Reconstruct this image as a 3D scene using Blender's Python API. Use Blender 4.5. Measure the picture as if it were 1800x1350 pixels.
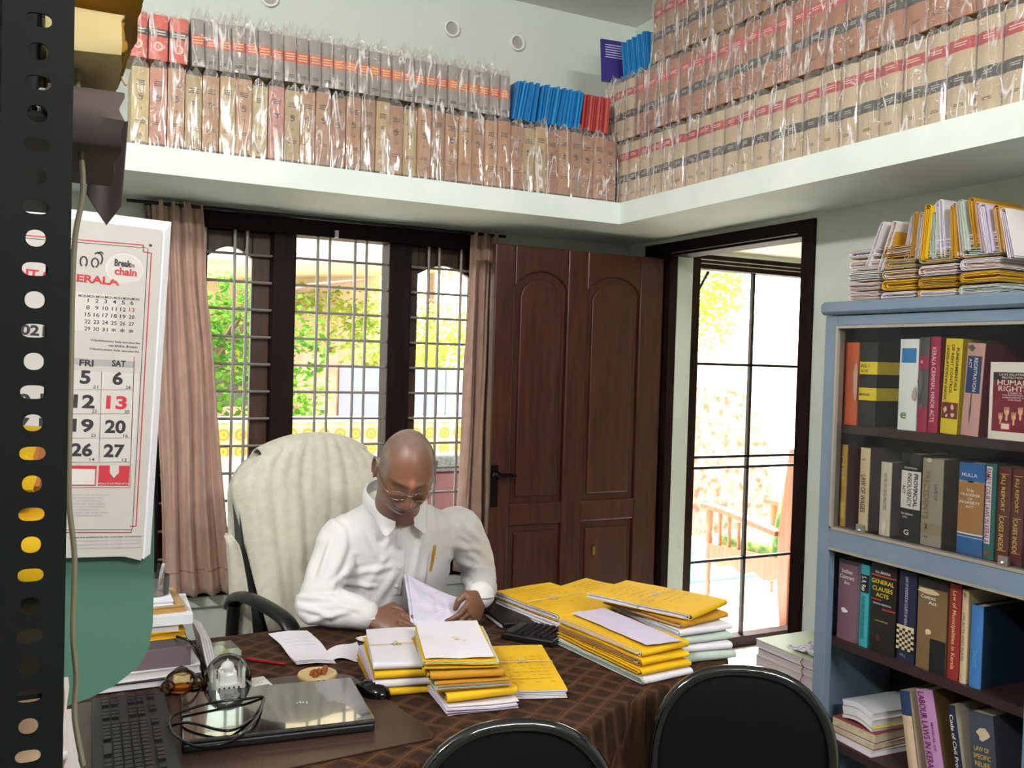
import bpy, math, random
from mathutils import Vector, Matrix, noise, Euler
PI = math.pi
D = bpy.data
for o in list(D.objects): D.objects.remove(o)
scene = bpy.context.scene
C = scene.collection

# ------------------------------------------------------------------ camera
CAM = Vector((0, 0, 1.5308)); FPX = 1605.18
YAW, PITCH, ROLL = 0.4662, -0.0259, 0.0286
fw = Vector((math.sin(YAW)*math.cos(PITCH), math.cos(YAW)*math.cos(PITCH), math.sin(PITCH)))
r0 = Vector((math.cos(YAW), -math.sin(YAW), 0)); u0 = r0.cross(fw)
rt = r0*math.cos(ROLL)+u0*math.sin(ROLL); up = -r0*math.sin(ROLL)+u0*math.cos(ROLL)
cd = D.cameras.new('camera'); cam = D.objects.new('camera', cd); C.objects.link(cam)
cd.sensor_fit = 'HORIZONTAL'; cd.sensor_width = 36; cd.lens = 36*FPX/1800
cd.clip_start = .02; cd.clip_end = 200
cam.matrix_world = Matrix(((rt.x, up.x, -fw.x, CAM.x), (rt.y, up.y, -fw.y, CAM.y), (rt.z, up.z, -fw.z, CAM.z), (0, 0, 0, 1)))
scene.camera = cam

def at(px, py, ax, v):
    """point of the plane ax = v seen at a place of the photo"""
    d = fw+rt*((px-900)/FPX)-up*((py-675)/FPX)
    i = 'xyz'.index(ax); t = (v-CAM[i])/d[i]
    return CAM+d*t

# ------------------------------------------------------------------ light
scene.view_settings.view_transform = 'Standard'; scene.view_settings.look = 'None'
scene.view_settings.exposure = 0.78; scene.view_settings.gamma = 1; scene.view_settings.use_curve_mapping = False
w = D.worlds.new('World'); scene.world = w; w.use_nodes = True
nt = w.node_tree; nt.nodes.clear()
sky = nt.nodes.new('ShaderNodeTexSky'); sky.sky_type = 'NISHITA'; sky.sun_disc = False
sky.sun_elevation = math.radians(55); sky.sun_rotation = math.radians(20); sky.air_density = 1.5; sky.dust_density = 3
bg = nt.nodes.new('ShaderNodeBackground'); bg.inputs[1].default_value = 1.0
hs = nt.nodes.new('ShaderNodeHueSaturation'); hs.inputs['Saturation'].default_value = .45
ow = nt.nodes.new('ShaderNodeOutputWorld')
nt.links.new(sky.outputs[0], hs.inputs['Color']); nt.links.new(hs.outputs[0], bg.inputs[0]); nt.links.new(bg.outputs[0], ow.inputs[0])
SUN_E, SKY_E = 13.0, 1.2
bg.inputs[1].default_value = SKY_E
sd = D.lights.new('sun', 'SUN'); sd.energy = SUN_E; sd.angle = .02; sd.color = (1, .95, .87)
so = D.objects.new('sun', sd); C.objects.link(so)
so.rotation_euler = Vector((-.25, -.60, -1.30)).to_track_quat('-Z', 'Y').to_euler(); so.location = (0, 0, 20)
def tube_lamp(name, loc, size, energy, target, col=(1, .985, .95)):
    l = D.lights.new(name, 'AREA'); l.shape = 'RECTANGLE'; l.size, l.size_y = size; l.energy = energy; l.color = col
    o = D.objects.new(name, l); C.objects.link(o); o.location = loc
    o.rotation_euler = (Vector(target)-Vector(loc)).to_track_quat('-Z', 'Y').to_euler()
    return o
# the room's fluorescent tubes, on the side wall and on the wall behind the photographer
tube_lamp('tube_lamp_side_wall', (-1.2, .9, 3.06), (1.2, .10), 56, (1.5, 2.2, 2.5))
tube_lamp('tube_lamp_rear_wall', (.9, -1.6, 3.04), (1.2, .10), 44, (1.2, 3.2, 2.3))

# ------------------------------------------------------------------ helpers
def lin(c):
    return tuple((x/12.92 if x <= .04045 else ((x+.055)/1.055)**2.4) for x in [q/255 for q in c])
MATS = {}
def mat(name, rgb, rough=.6, metal=0, var=None, bump=None, spec=.5, trans=0, ior=1.45, coat=0, sheen=0, vcol=None, stretch=None):
    """principled material, optional colour variation var=(scale, rgb2, contrast) and bump=(scale, strength, dist)"""
    if name in MATS: return MATS[name]
    m = D.materials.new(name); m.use_nodes = True; n = m.node_tree.nodes; L = m.node_tree.links
    b = n['Principled BSDF']; c = lin(rgb)+(1,)
    b.inputs['Base Color'].default_value = c; b.inputs['Roughness'].default_value = rough; b.inputs['Metallic'].default_value = metal
    b.inputs['Specular IOR Level'].default_value = spec; b.inputs['IOR'].default_value = ior
    if trans: b.inputs['Transmission Weight'].default_value = trans
    if coat: b.inputs['Coat Weight'].default_value = coat; b.inputs['Coat Roughness'].default_value = .1
    if sheen: b.inputs['Sheen Weight'].default_value = sheen
    tc = n.new('ShaderNodeTexCoord'); src = tc.outputs['Object']
    if stretch:
        mp = n.new('ShaderNodeMapping'); mp.inputs['Scale'].default_value = stretch; L.new(src, mp.inputs[0]); src = mp.outputs[0]
    if var:
        t = n.new('ShaderNodeTexNoise'); t.inputs['Scale'].default_value = var[0]; t.inputs['Detail'].default_value = 4; L.new(src, t.inputs['Vector'])
        r = n.new('ShaderNodeValToRGB'); k = var[2] if len(var) > 2 else .25
        r.color_ramp.elements[0].position = .5-k; r.color_ramp.elements[1].position = .5+k
        r.color_ramp.elements[0].color = c; r.color_ramp.elements[1].color = lin(var[1])+(1,)
        L.new(t.outputs[0], r.inputs[0]); L.new(r.outputs[0], b.inputs['Base Color'])
    if vcol:
        a = n.new('ShaderNodeVertexColor'); a.layer_name = vcol; L.new(a.outputs[0], b.inputs['Base Color'])
    if bump:
        t = n.new('ShaderNodeTexNoise'); t.inputs['Scale'].default_value = bump[0]; t.inputs['Detail'].default_value = 5; L.new(src, t.inputs['Vector'])
        q = n.new('ShaderNodeBump'); q.inputs['Strength'].default_value = bump[1]; q.inputs['Distance'].default_value = bump[2] if len(bump) > 2 else .01
        L.new(t.outputs[0], q.inputs['Height']); L.new(q.outputs[0], b.inputs['Normal'])
    MATS[name] = m; return m

def col(rgb, rough=.65):
    """plain material of one colour"""
    return mat('paint %d %d %d %d' % (rgb[0], rgb[1], rgb[2], rough*100), rgb, rough)

TXT = {}
def text_mesh(s):
    if s in TXT: return TXT[s]
    cu = D.curves.new('t', 'FONT'); cu.body = s.strip('~'); cu.size = 1; cu.offset = .035 if s[:1] == '~' else .008; cu.resolution_u = 3; cu.align_x = 'CENTER'
    o = D.objects.new('t', cu); me = D.meshes.new_from_object(o)
    vs = [tuple(v.co) for v in me.vertices]; fs = [tuple(p.vertices) for p in me.polygons]
    D.objects.remove(o); D.curves.remove(cu); D.meshes.remove(me)
    if vs:
        x0 = min(v[0] for v in vs); x1 = max(v[0] for v in vs); y0 = min(v[1] for v in vs); y1 = max(v[1] for v in vs)
        vs = [((v[0]-(x0+x1)/2)/max(x1-x0, 1e-6), (v[1]-(y0+y1)/2)/max(y1-y0, 1e-6)) for v in vs]
        asp = (x1-x0)/max(y1-y0, 1e-6)
    else: asp = 1
    TXT[s] = (vs, fs, asp); return TXT[s]

class G:
    """collects shapes, build() links them as ONE mesh object"""
    def __init__(s): s.v = []; s.f = []; s.m = []; s.T = None
    def add(s, vs, fs, m=0, T=None):
        b = len(s.v); TT = T if T is not None else s.T
        for p in vs:
            p = Vector(p); s.v.append(TT @ p if TT is not None else p)
        for q in fs: s.f.append(tuple(i+b for i in q)); s.m.append(m)
        return s
    def box(s, x0, x1, y0, y1, z0, z1, m=0, T=None):
        vs = [(x, y, z) for z in (z0, z1) for y in (y0, y1) for x in (x0, x1)]
        return s.add(vs, [(0, 2, 3, 1), (4, 5, 7, 6), (0, 1, 5, 4), (2, 6, 7, 3), (0, 4, 6, 2), (1, 3, 7, 5)], m, T)
    def cbox(s, c, d, rz=0, m=0, ry=0, rx=0):
        T = Matrix.Translation(c) @ Euler((rx, ry, rz)).to_matrix().to_4x4()
        if s.T is not None: T = s.T @ T
        return s.box(-d[0]/2, d[0]/2, -d[1]/2, d[1]/2, -d[2]/2, d[2]/2, m, T)
    def tube(s, pts, r, n=8, m=0, closed=False, flat=1):
        pts = [Vector(p) for p in pts]; N = len(pts); R = r if isinstance(r, (list, tuple)) else [r]*N
        ring = []; pu = None
        for i, p in enumerate(pts):
            a = pts[(i-1) % N] if (i > 0 or closed) else p; b = pts[(i+1) % N] if (i < N-1 or closed) else p
            t = (b-a).normalized() if (b-a).length > 1e-9 else Vector((0, 0, 1))
            if pu is None: pu = Vector((0, 0, 1)) if abs(t.z) < .9 else Vector((1, 0, 0))
            x = t.cross(pu).normalized(); pu = x.cross(t).normalized()
            ring.append([p+(x*math.cos(2*PI*k/n)+pu*flat*math.sin(2*PI*k/n))*R[i] for k in range(n)])
        vs = [q for rg in ring for q in rg]; fs = []
        for i in range(N if closed else N-1):
            j = (i+1) % N
            for k in range(n): fs.append((i*n+k, i*n+(k+1) % n, j*n+(k+1) % n, j*n+k))
        if not closed: fs.append(tuple(range(n))[::-1]); fs.append(tuple((N-1)*n+k for k in range(n)))
        return s.add(vs, fs, m)
    def lathe(s, prof, c=(0, 0, 0), n=20, m=0, sx=1, sy=1):
        vs = []; fs = []; N = len(prof)
        for (r, z) in prof:
            for k in range(n): vs.append((c[0]+r*sx*math.cos(2*PI*k/n), c[1]+r*sy*math.sin(2*PI*k/n), c[2]+z))
        for i in range(N-1):
            for k in range(n): fs.append((i*n+k, i*n+(k+1) % n, (i+1)*n+(k+1) % n, (i+1)*n+k))
        fs.append(tuple(range(n))[::-1]); fs.append(tuple((N-1)*n+k for k in range(n)))
        return s.add(vs, fs, m)
    def sheet(s, fn, nu, nv, t=0, m=0, n=None):
        """surface fn(u,v) with thickness t (downwards along its normal)"""
        A = [[Vector(fn(i/nu, j/nv)) for j in range(nv+1)] for i in range(nu+1)]
        vs = [A[i][j] for i in range(nu+1) for j in range(nv+1)]; W = nv+1
        fs = [(i*W+j, (i+1)*W+j, (i+1)*W+j+1, i*W+j+1) for i in range(nu) for j in range(nv)]
        if t:
            K = len(vs); lo = []
            for i in range(nu+1):
                for j in range(nv+1):
                    du = A[min(i+1, nu)][j]-A[max(i-1, 0)][j]; dv = A[i][min(j+1, nv)]-A[i][max(j-1, 0)]
                    lo.append(A[i][j]-du.cross(dv).normalized()*t)
            fs2 = [tuple(x+K for x in q[::-1]) for q in fs]
            for i in range(nu):
                fs2.append((i*W, i*W+K, (i+1)*W+K, (i+1)*W)); a = i*W+nv; fs2.append((a, a+W, a+W+K, a+K))
            for j in range(nv):
                fs2.append((j, j+1, j+1+K, j+K)); a = nu*W+j; fs2.append((a, a+K, a+1+K, a+1))
            vs = vs+lo; fs = fs+fs2
        return s.add(vs, fs, m)
    def prism(s, poly, a0, a1, axis='z', m=0, T=None):
        def P(p, a):
            return {'z': (p[0], p[1], a), 'y': (p[0], a, p[1]), 'x': (a, p[0], p[1])}[axis]
        n = len(poly); vs = [P(p, a0) for p in poly]+[P(p, a1) for p in poly]
        fs = [tuple(range(n))[::-1], tuple(range(n, 2*n))]+[(i, (i+1) % n, n+(i+1) % n, n+i) for i in range(n)]
        return s.add(vs, fs, m, T)
    def ball(s, c, r, n=12, m=0, seg=None):
        rr = r if isinstance(r, (tuple, list)) else (r, r, r); k = n//2; vs = []; fs = []
        for i in range(k+1):
            a = -PI/2+PI*i/k
            for j in range(n): vs.append((c[0]+rr[0]*math.cos(a)*math.cos(2*PI*j/n), c[1]+rr[1]*math.cos(a)*math.sin(2*PI*j/n), c[2]+rr[2]*math.sin(a)))
        for i in range(k):
            for j in range(n): fs.append((i*n+j, i*n+(j+1) % n, (i+1)*n+(j+1) % n, (i+1)*n+j))
        return s.add(vs, fs, m)
    def text(s, t, c, w, h, m=0, mode='h', keep=True):
        """lettering on a face that looks to -y ('h' across, 'v' reading downwards) or to +z ('t')"""
        vs, fs, asp = text_mesh(t)
        if not vs: return s
        if keep:
            if w/h > asp*1.25: w = h*asp*1.25
            elif w/h < asp*.55: h = w/asp/.55
        if mode == 'h': P = [(c[0]+a*w, c[1], c[2]+b*h) for a, b in vs]
        elif mode == 'v': P = [(c[0]+b*h, c[1], c[2]-a*w) for a, b in vs]
        elif mode == 't': P = [(c[0]+a*w, c[1]+b*h, c[2]) for a, b in vs]
        return s.add(P, fs, m)
    def warp(s, fn):
        s.v = [Vector(fn(p)) for p in s.v]; return s
    def mesh(s, name, mats, smooth=None):
        me = D.meshes.new(name); me.from_pydata([tuple(p) for p in s.v], [], s.f)
        for q in (mats if isinstance(mats, (list, tuple)) else [mats]): me.materials.append(q)
        me.polygons.foreach_set('material_index', s.m)
        if smooth:
            me.polygons.foreach_set('use_smooth', [True]*len(s.f)); me.update()
            if smooth < 179: me.set_sharp_from_angle(angle=math.radians(smooth))
        me.update(); return me
    def build(s, name, mats, parent=None, smooth=None, bevel=None, label=None):
        me = s.mesh(name, mats, smooth)
        o = D.objects.new(name, me); C.objects.link(o)
        if parent: o.parent = parent
        if bevel:
            b = o.modifiers.new('bevel', 'BEVEL'); b.width = bevel; b.segments = 2; b.limit_method = 'ANGLE'; b.angle_limit = math.radians(40)
        if label: o['label'] = label
        return o
def tag(o, label, cat, group=None, kind=None):
    o['label'] = label; o['category'] = cat
    if group: o['group'] = group
    if kind: o['kind'] = kind
    return o
def thing(name, label, cat, loc=(0, 0, 0), rot=0, group=None):
    o = D.objects.new(name, None); o.empty_display_size = .05; C.objects.link(o); o.location = loc
    o.rotation_euler = rot if isinstance(rot, (tuple, list, Euler)) else (0, 0, rot)
    return tag(o, label, cat, group)
def struct(o, label=None):
    o['kind'] = 'structure'
    if label: o['label'] = label
    return o
def sroot(name, label=None, loc=(0, 0, 0)):
    o = D.objects.new(name, None); o.empty_display_size = .05; C.objects.link(o); o.location = loc
    return struct(o, label)
def kids(o): return [x for x in D.objects if x.parent == o]
def dup(root, loc, rot, label, group=None):
    def cp(o, par):
        c = o.copy(); C.objects.link(c); c.parent = par
        for ch in CH.get(o.name, ()) : cp(ch, c)
        return c
    r = cp(root, None); r.location = loc; r.rotation_euler = rot if isinstance(rot, (tuple, list, Euler)) else (0, 0, rot)
    r['label'] = label
    if group: r['group'] = group
    return r
CH = {}
def index_children():
    CH.clear()
    for x in D.objects:
        if x.parent: CH.setdefault(x.parent.name, []).append(x)
def place(proto, first, loc, rot, label, group):
    """the first time moves the prototype itself, then copies it"""
    if proto.name not in first:
        first.add(proto.name); proto.location = loc; proto.rotation_euler = rot if isinstance(rot, (tuple, list, Euler)) else (0, 0, rot)
        proto['label'] = label; proto['group'] = group; return proto
    return dup(proto, loc, rot, label, group)
def rnd(a, b): return random.uniform(a, b)
def nz(x, y, z=0, k=1): return noise.noise(Vector((x*k, y*k, z*k)))
random.seed(7)

# ------------------------------------------------------------------ shared materials
M_wall = mat('mint wall paint', (206, 213, 205), .8, var=(3, (199, 207, 198)), bump=(60, .05))
M_ceil = mat('ceiling paint', (236, 230, 230), .85)
M_slab = mat('white loft paint', (227, 235, 230), .7, var=(6, (215, 225, 219)), bump=(40, .08))
M_floor = mat('grey floor tile', (120, 124, 112), .3)
def wood(name, a, b, rough=.35, stretch=(14, 14, 1.2), coat=.3, spec=.5):
    return mat(name, a, rough, var=(3.5, b, .22), bump=(8, .08), coat=coat, stretch=stretch, spec=spec)
M_door = wood('polished dark teak', (46, 20, 13), (76, 37, 23), .34, coat=.12)
M_frame = wood('dark brown frame wood', (20, 9, 8), (34, 17, 14), .55, coat=0, spec=.15)
M_bar = mat('grey painted bar', (150, 146, 142), .45, metal=.3)
M_black = mat('black plastic', (14, 14, 16), .35)
M_blackg = mat('glossy black plastic', (8, 8, 10), .12)
M_string = mat('jute string', (206, 184, 150), .9)
M_white = mat('white paper', (226, 222, 230), .8)
M_yel = mat('yellow file paper', (236, 190, 20), .75, var=(9, (224, 174, 12)))
M_page = mat('book page edges', (206, 192, 160), .9, var=(60, (180, 164, 130)), stretch=(1, 1, 1))
M_steel = mat('brushed steel', (170, 170, 170), .3, metal=.9)

# thin clear plastic
def plastic(name, haze=.09):
    """crinkled clear film: mostly transparent, shiny, with highlights painted in as thin whitish crease lines"""
    m = D.materials.new(name); m.use_nodes = True; n = m.node_tree.nodes; L = m.node_tree.links; n.clear()
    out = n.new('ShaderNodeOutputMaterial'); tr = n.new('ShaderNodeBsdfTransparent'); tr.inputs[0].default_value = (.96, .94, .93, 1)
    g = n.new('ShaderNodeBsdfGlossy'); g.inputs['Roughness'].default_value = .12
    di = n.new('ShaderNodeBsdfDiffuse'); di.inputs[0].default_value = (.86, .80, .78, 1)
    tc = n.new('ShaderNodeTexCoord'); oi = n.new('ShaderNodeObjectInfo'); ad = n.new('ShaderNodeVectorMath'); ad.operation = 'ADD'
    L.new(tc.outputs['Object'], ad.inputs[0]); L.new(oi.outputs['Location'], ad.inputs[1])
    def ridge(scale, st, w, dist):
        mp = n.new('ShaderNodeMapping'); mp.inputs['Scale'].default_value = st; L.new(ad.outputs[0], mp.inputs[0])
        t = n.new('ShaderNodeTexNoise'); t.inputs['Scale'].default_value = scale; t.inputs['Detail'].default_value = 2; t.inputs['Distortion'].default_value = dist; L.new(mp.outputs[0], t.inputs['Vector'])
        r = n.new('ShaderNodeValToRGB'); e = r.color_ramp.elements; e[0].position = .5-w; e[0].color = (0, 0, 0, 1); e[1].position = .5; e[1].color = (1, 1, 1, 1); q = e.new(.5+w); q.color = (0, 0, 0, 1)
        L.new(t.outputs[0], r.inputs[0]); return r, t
    r1, t1 = ridge(20, (1, 1, .16), .030, .4); r2, t2 = ridge(26, (1, 1, .8), .014, 1.5)  # whitish streaks standing in for highlights along the creases
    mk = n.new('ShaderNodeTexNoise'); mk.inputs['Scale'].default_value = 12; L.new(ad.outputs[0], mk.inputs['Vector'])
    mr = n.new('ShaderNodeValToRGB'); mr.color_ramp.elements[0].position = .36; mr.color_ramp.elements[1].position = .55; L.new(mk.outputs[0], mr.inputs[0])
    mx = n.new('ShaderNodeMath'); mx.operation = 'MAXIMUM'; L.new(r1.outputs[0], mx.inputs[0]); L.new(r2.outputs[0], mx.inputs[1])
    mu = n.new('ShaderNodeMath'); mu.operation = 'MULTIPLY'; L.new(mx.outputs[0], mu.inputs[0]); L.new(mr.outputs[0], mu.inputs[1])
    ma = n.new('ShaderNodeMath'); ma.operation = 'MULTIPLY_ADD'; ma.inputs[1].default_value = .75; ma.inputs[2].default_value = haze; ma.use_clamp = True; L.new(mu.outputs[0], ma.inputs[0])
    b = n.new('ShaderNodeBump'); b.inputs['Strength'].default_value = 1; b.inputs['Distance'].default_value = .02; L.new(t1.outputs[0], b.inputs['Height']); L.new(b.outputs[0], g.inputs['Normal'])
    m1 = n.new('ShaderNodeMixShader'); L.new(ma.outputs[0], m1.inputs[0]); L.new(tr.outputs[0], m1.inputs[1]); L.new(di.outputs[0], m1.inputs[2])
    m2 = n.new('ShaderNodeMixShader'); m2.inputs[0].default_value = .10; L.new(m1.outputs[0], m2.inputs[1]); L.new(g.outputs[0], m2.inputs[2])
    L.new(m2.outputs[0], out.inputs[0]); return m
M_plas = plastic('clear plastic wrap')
def clear_glass(name, tint, rough=.02, ior=1.35, haze=0.0):
    m = D.materials.new(name); m.use_nodes = True; n = m.node_tree.nodes; L = m.node_tree.links; n.clear()
    out = n.new('ShaderNodeOutputMaterial'); tr = n.new('ShaderNodeBsdfTransparent'); tr.inputs[0].default_value = tint+(1,)
    g = n.new('ShaderNodeBsdfGlossy'); g.inputs['Roughness'].default_value = rough
    di = n.new('ShaderNodeBsdfDiffuse'); di.inputs[0].default_value = (.8, .8, .8, 1)
    m1 = n.new('ShaderNodeMixShader'); m1.inputs[0].default_value = haze; L.new(tr.outputs[0], m1.inputs[1]); L.new(di.outputs[0], m1.inputs[2])
    fr = n.new('ShaderNodeFresnel'); fr.inputs['IOR'].default_value = ior
    m2 = n.new('ShaderNodeMixShader'); L.new(fr.outputs[0], m2.inputs[0]); L.new(m1.outputs[0], m2.inputs[1]); L.new(g.outputs[0], m2.inputs[2])
    L.new(m2.outputs[0], out.inputs[0]); return m
M_glass = clear_glass('window glass', (.985, .99, .985), .03, 1.22, .004)
# ------------------------------------------------------------------ room shell
X, Y, ZC = 2.565, 3.841, 3.2
XL, YF = -1.35, -1.85
SX, SY, SZ, ST = 2.135, 3.274, 2.12, .09
def S(g, name, m, **k): return struct(g.build(name, m, **k))
S(G().box(XL, X, YF, Y, -.1, 0), 'floor', M_floor)
S(G().box(XL-.2, 4.6, YF-.2, Y+.25, ZC, ZC+.15), 'ceiling', M_ceil)
WX0, WX1, WZ0, WZ1 = .31, 1.80, .54, SZ-.005
g = G()
g.box(XL-.2, WX0, Y, Y+.2, 0, ZC); g.box(WX1, 2.95, Y, Y+.2, 0, ZC); g.box(WX0, WX1, Y, Y+.2, 0, WZ0); g.box(WX0, WX1, Y, Y+.2, WZ1, ZC)
g.box(2.95, 3.92, Y, Y+.2, 2.115, ZC); g.box(3.92, 4.6, Y, Y+.2, 0, ZC)
S(g, 'wall_back', M_wall)
DY0, DY1, DZ = 2.60, 3.475, 2.10
g = G(); g.box(X, X+.12, YF, DY0, 0, ZC); g.box(X, X+.12, DY1, Y-.001, 0, ZC); g.box(X, X+.12, DY0, DY1, DZ, ZC)
S(g, 'wall_right', M_wall)
S(G().box(XL-.2, XL, YF, Y, 0, ZC), 'wall_left', M_wall)
S(G().box(XL-.2, X+.12, YF-.2, YF, 0, ZC), 'wall_front', M_wall)
# passage beyond the door
S(G().box(X+.12, 4.6, 1.2, Y, -.1, 0), 'floor_passage', mat('cream tile', (220, 214, 200), .25))
S(G().box(X+.12, 4.4, 1.2, Y, 2.14, 2.24), 'ceiling_passage', mat('cream ceiling', (232, 222, 200), .8))
S(G().box(4.4, 4.6, 1.2, Y, 0, ZC), 'wall_passage', M_wall)
S(G().box(X+.12, 4.6, 1.1, 1.2, 0, ZC), 'wall_passage_end', M_wall)
# loft shelf running along two walls
g = G(); poly = [(XL, Y), (XL, SY), (SX, SY), (SX, YF), (X, YF), (X, Y)]
g.prism(poly, SZ, SZ+ST)
S(g, 'trim_1', M_slab, label='white concrete loft shelf running round two walls under the wrapped volumes')
S(G().box(WX0-.15, WX1+.1, Y-.02, Y-.0005, .50, .54), 'trim_2', M_wall, label='window sill ledge')

# ------------------------------------------------------------------ window with grille bars
win = sroot('window_1', 'dark wooden window with metal grille bars')
fy0, fy1 = Y-.01, Y+.10
g = G()
g.box(WX0+.001, WX0+.07, fy0, fy1, WZ0+.001, WZ1-.002); g.box(WX1-.06, WX1-.001, fy0, fy1, WZ0+.001, WZ1-.002)
g.box(WX0+.07, WX1-.06, fy0, fy1, 2.03, WZ1-.002); g.box(WX0+.07, WX1-.06, fy0, fy1, WZ0+.001, WZ0+.07)
g.box(.808, .903, fy0, fy1, WZ0+.07, 2.03); g.box(1.311, 1.415, fy0, fy1, WZ0+.07, 2.03)
g.build('frame', M_frame, win, bevel=.004)
g = G(); k = 0
z = 1.934
while z > .62:
    a = .38 if k % 1 == 0 else .38
    g.tube([(WX0+.06, Y+.012, z), (WX1-.05, Y+.012, z)], .0062, 6); z -= .1125; k += 1
g.build('horizontal_bars', M_bar, win, smooth=60)
g = G()
for px, py in ((358.5, 520), (411, 520), (432.5, 520), (556, 560), (577, 560), (621.5, 560), (641.5, 560), (751, 560), (769.5, 560), (808, 560), (826, 560)):
    x = at(px, py, 'y', Y+.012).x
    g.tube([(x, Y+.012, WZ0+.06), (x, Y+.012, 2.04)], .0068, 6)
g.build('vertical_bars', M_bar, win, smooth=60)
# two arched casements outside the bars
def casement(px0, px1, x0, x1, zb, apex, nm):
    a = at(px0, 560, 'y', Y+.06).x; b = at(px1, 560, 'y', Y+.06).x; zs = at((px0+px1)/2, apex, 'y', Y+.06).z
    g = G(); y0, y1 = Y+.045, Y+.08
    g.box(x0, a, y0, y1, zb, 2.03); g.box(b, x1, y0, y1, zb, 2.03); g.box(a, b, y0, y1, zb, zb+.09)
    N = 12; arc = [(a+(b-a)*i/N, zs-.045*(1-math.sin(PI*i/N))) for i in range(N+1)]
    g.prism([(a, 2.03)]+arc+[(b, 2.03)], y0, y1, 'y')
    o = g.build('casement_frame', wood('casement wood', (48, 26, 18), (74, 42, 28), .5, coat=.05), win, bevel=.003)
    G().box(a, b, Y+.06, Y+.064, zb+.09, zs).build('pane', M_glass, o)
casement(362, 440, WX0+.071, .807, WZ0+.072, 433, 'l')
casement(731, 822, 1.416, WX1-.061, WZ0+.072, 468, 'r')
G().box(1.06, 1.075, Y-.03, Y-.01, 2.03, 2.06).build('latch', M_steel, win)
# ------------------------------------------------------------------ door in the right wall
door = sroot('door_1', 'open panelled dark wooden door')
g = G()
g.box(X-.012, X+.03, 3.47, 3.572, .0, 2.10); g.box(X-.012, X+.10, 2.58, 2.645, .0, 2.10); g.box(X-.012, X+.10, 2.645, 3.47, 2.035, 2.10)
g.box(X-.014, X-.0005, 3.572, 3.68, 2.035, 2.10)
g.build('door_frame', M_frame, door, bevel=.004)
g = G(); g.box(X-.02, X-.013, 2.66, 3.46, 2.045, 2.049); g.build('door_trim', M_steel, door)
LY0, LY1 = 3.495, 3.535
lx0, lx1 = 1.665, 2.535
def lx(px, py=700): return at(px, py, 'y', LY0).x
def lz(px, py): return at(px, py, 'y', LY0).z
g = G()
zt = 2.025
pan = []
ux0, ux1, ux2, ux3 = lx(903, 600), lx(996, 600), lx(1030, 600), lx(1123, 600)
zu1, zu0 = lz(960, 478), lz(945, 884); zl1, zl0 = lz(940, 922), .12
g.box(lx0, ux0, LY0, LY1, .01, zt); g.box(ux1, ux2, LY0, LY1, .01, zt); g.box(ux3, lx1, LY0, LY1, .01, zt)
for a, b in ((ux0, ux1), (ux2, ux3)):
    g.box(a, b, LY0, LY1, zl1, zu0); g.box(a, b, LY0, LY1, .01, zl0)
    N = 12; h = .075
    arc = [(a+(b-a)*i/N, zu1-h*(1-math.sin(PI*i/N)**.6)) for i in range(N+1)]
    g.prism([(a, zt)]+arc+[(b, zt)], LY0, LY1, 'y')
    g.box(a, b, LY0+.015, LY1-.01, .1, zt-.01)
    # raised fields with mouldings
    for z0, z1, ar in ((zu0, zu1, 1), (zl0, zl1, 0)):
        i0, i1 = a+.03, b-.03
        if ar:
            arc = [(i0+(i1-i0)*(1-i/N), z1-.03-h*(1-math.sin(PI*i/N)**.6)) for i in range(N+1)]
            g.prism([(i0, z0+.03), (i1, z0+.03)]+arc, LY0+.004, LY0+.016, 'y')
        else: g.box(i0, i1, LY0+.004, LY0+.016, z0+.03, z1-.03)
g.build('door_leaf', M_door, door, bevel=.006)
g = G(); hx, hz = lx(868, 830), lz(868, 850)
g.box(hx-.018, hx+.018, LY0-.006, LY0+.002, hz-.10, hz+.08)
g.ball((hx, LY0-.03, hz+.04), .018, 10); g.tube([(hx, LY0-.03, hz+.04), (hx+.09, LY0-.035, hz+.035)], .008, 8); g.tube([(hx, LY0, hz+.04), (hx, LY0-.03, hz+.04)], .009, 8)
g.build('door_handle', mat('dark bronze', (30, 24, 22), .35, metal=.8), door, smooth=40)
G().box(lx(1050), lx(1054), LY0-.002, LY0+.004, lz(1052, 975), lz(1052, 960)).build('peg', mat('brass', (170, 130, 40), .4, metal=.8), door)
# ------------------------------------------------------------------ grille opening of the passage
wg = sroot('window_2', 'full-height black framed glazed grille beyond the doorway')
g = G(); gy = Y+.03
g.box(2.955, 3.02, gy-.03, gy+.05, .0, 2.11); g.box(3.855, 3.915, gy-.03, gy+.05, .0, 2.11); g.box(3.02, 3.855, gy-.03, gy+.05, 2.04, 2.11); g.box(3.02, 3.855, gy-.03, gy+.05, .0, .06)
g.build('frame', M_frame, wg, bevel=.004)
g = G(); xm = at(1315, 800, 'y', gy).x
g.box(xm-.009, xm+.009, gy, gy+.02, .06, 2.04)
for py in (642, 801.5, 820, 980): 
    z = at(1315, py, 'y', gy).z; g.box(3.02, 3.855, gy, gy+.02, z-.007, z+.007)
g.tube([(3.02, gy+.01, 1.90), (3.10, gy+.01, 2.03)], .008, 6); g.tube([(3.855, gy+.01, 1.90), (3.775, gy+.01, 2.03)], .008, 6)
g.build('glazing_bars', mat('black iron', (18, 16, 18), .5), wg)
g = G(); g.box(3.02, 3.855, gy-.032, gy-.024, 2.085, 2.09); g.box(3.02, 3.855, gy-.032, gy-.024, 2.065, 2.07); g.build('curtain_track', M_steel, wg)
S(G().box(X, X+.12, 2.65, 3.465, 0, .012), 'trim_3', mat('threshold stone', (70, 60, 54), .4), label='dark threshold strip')

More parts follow.
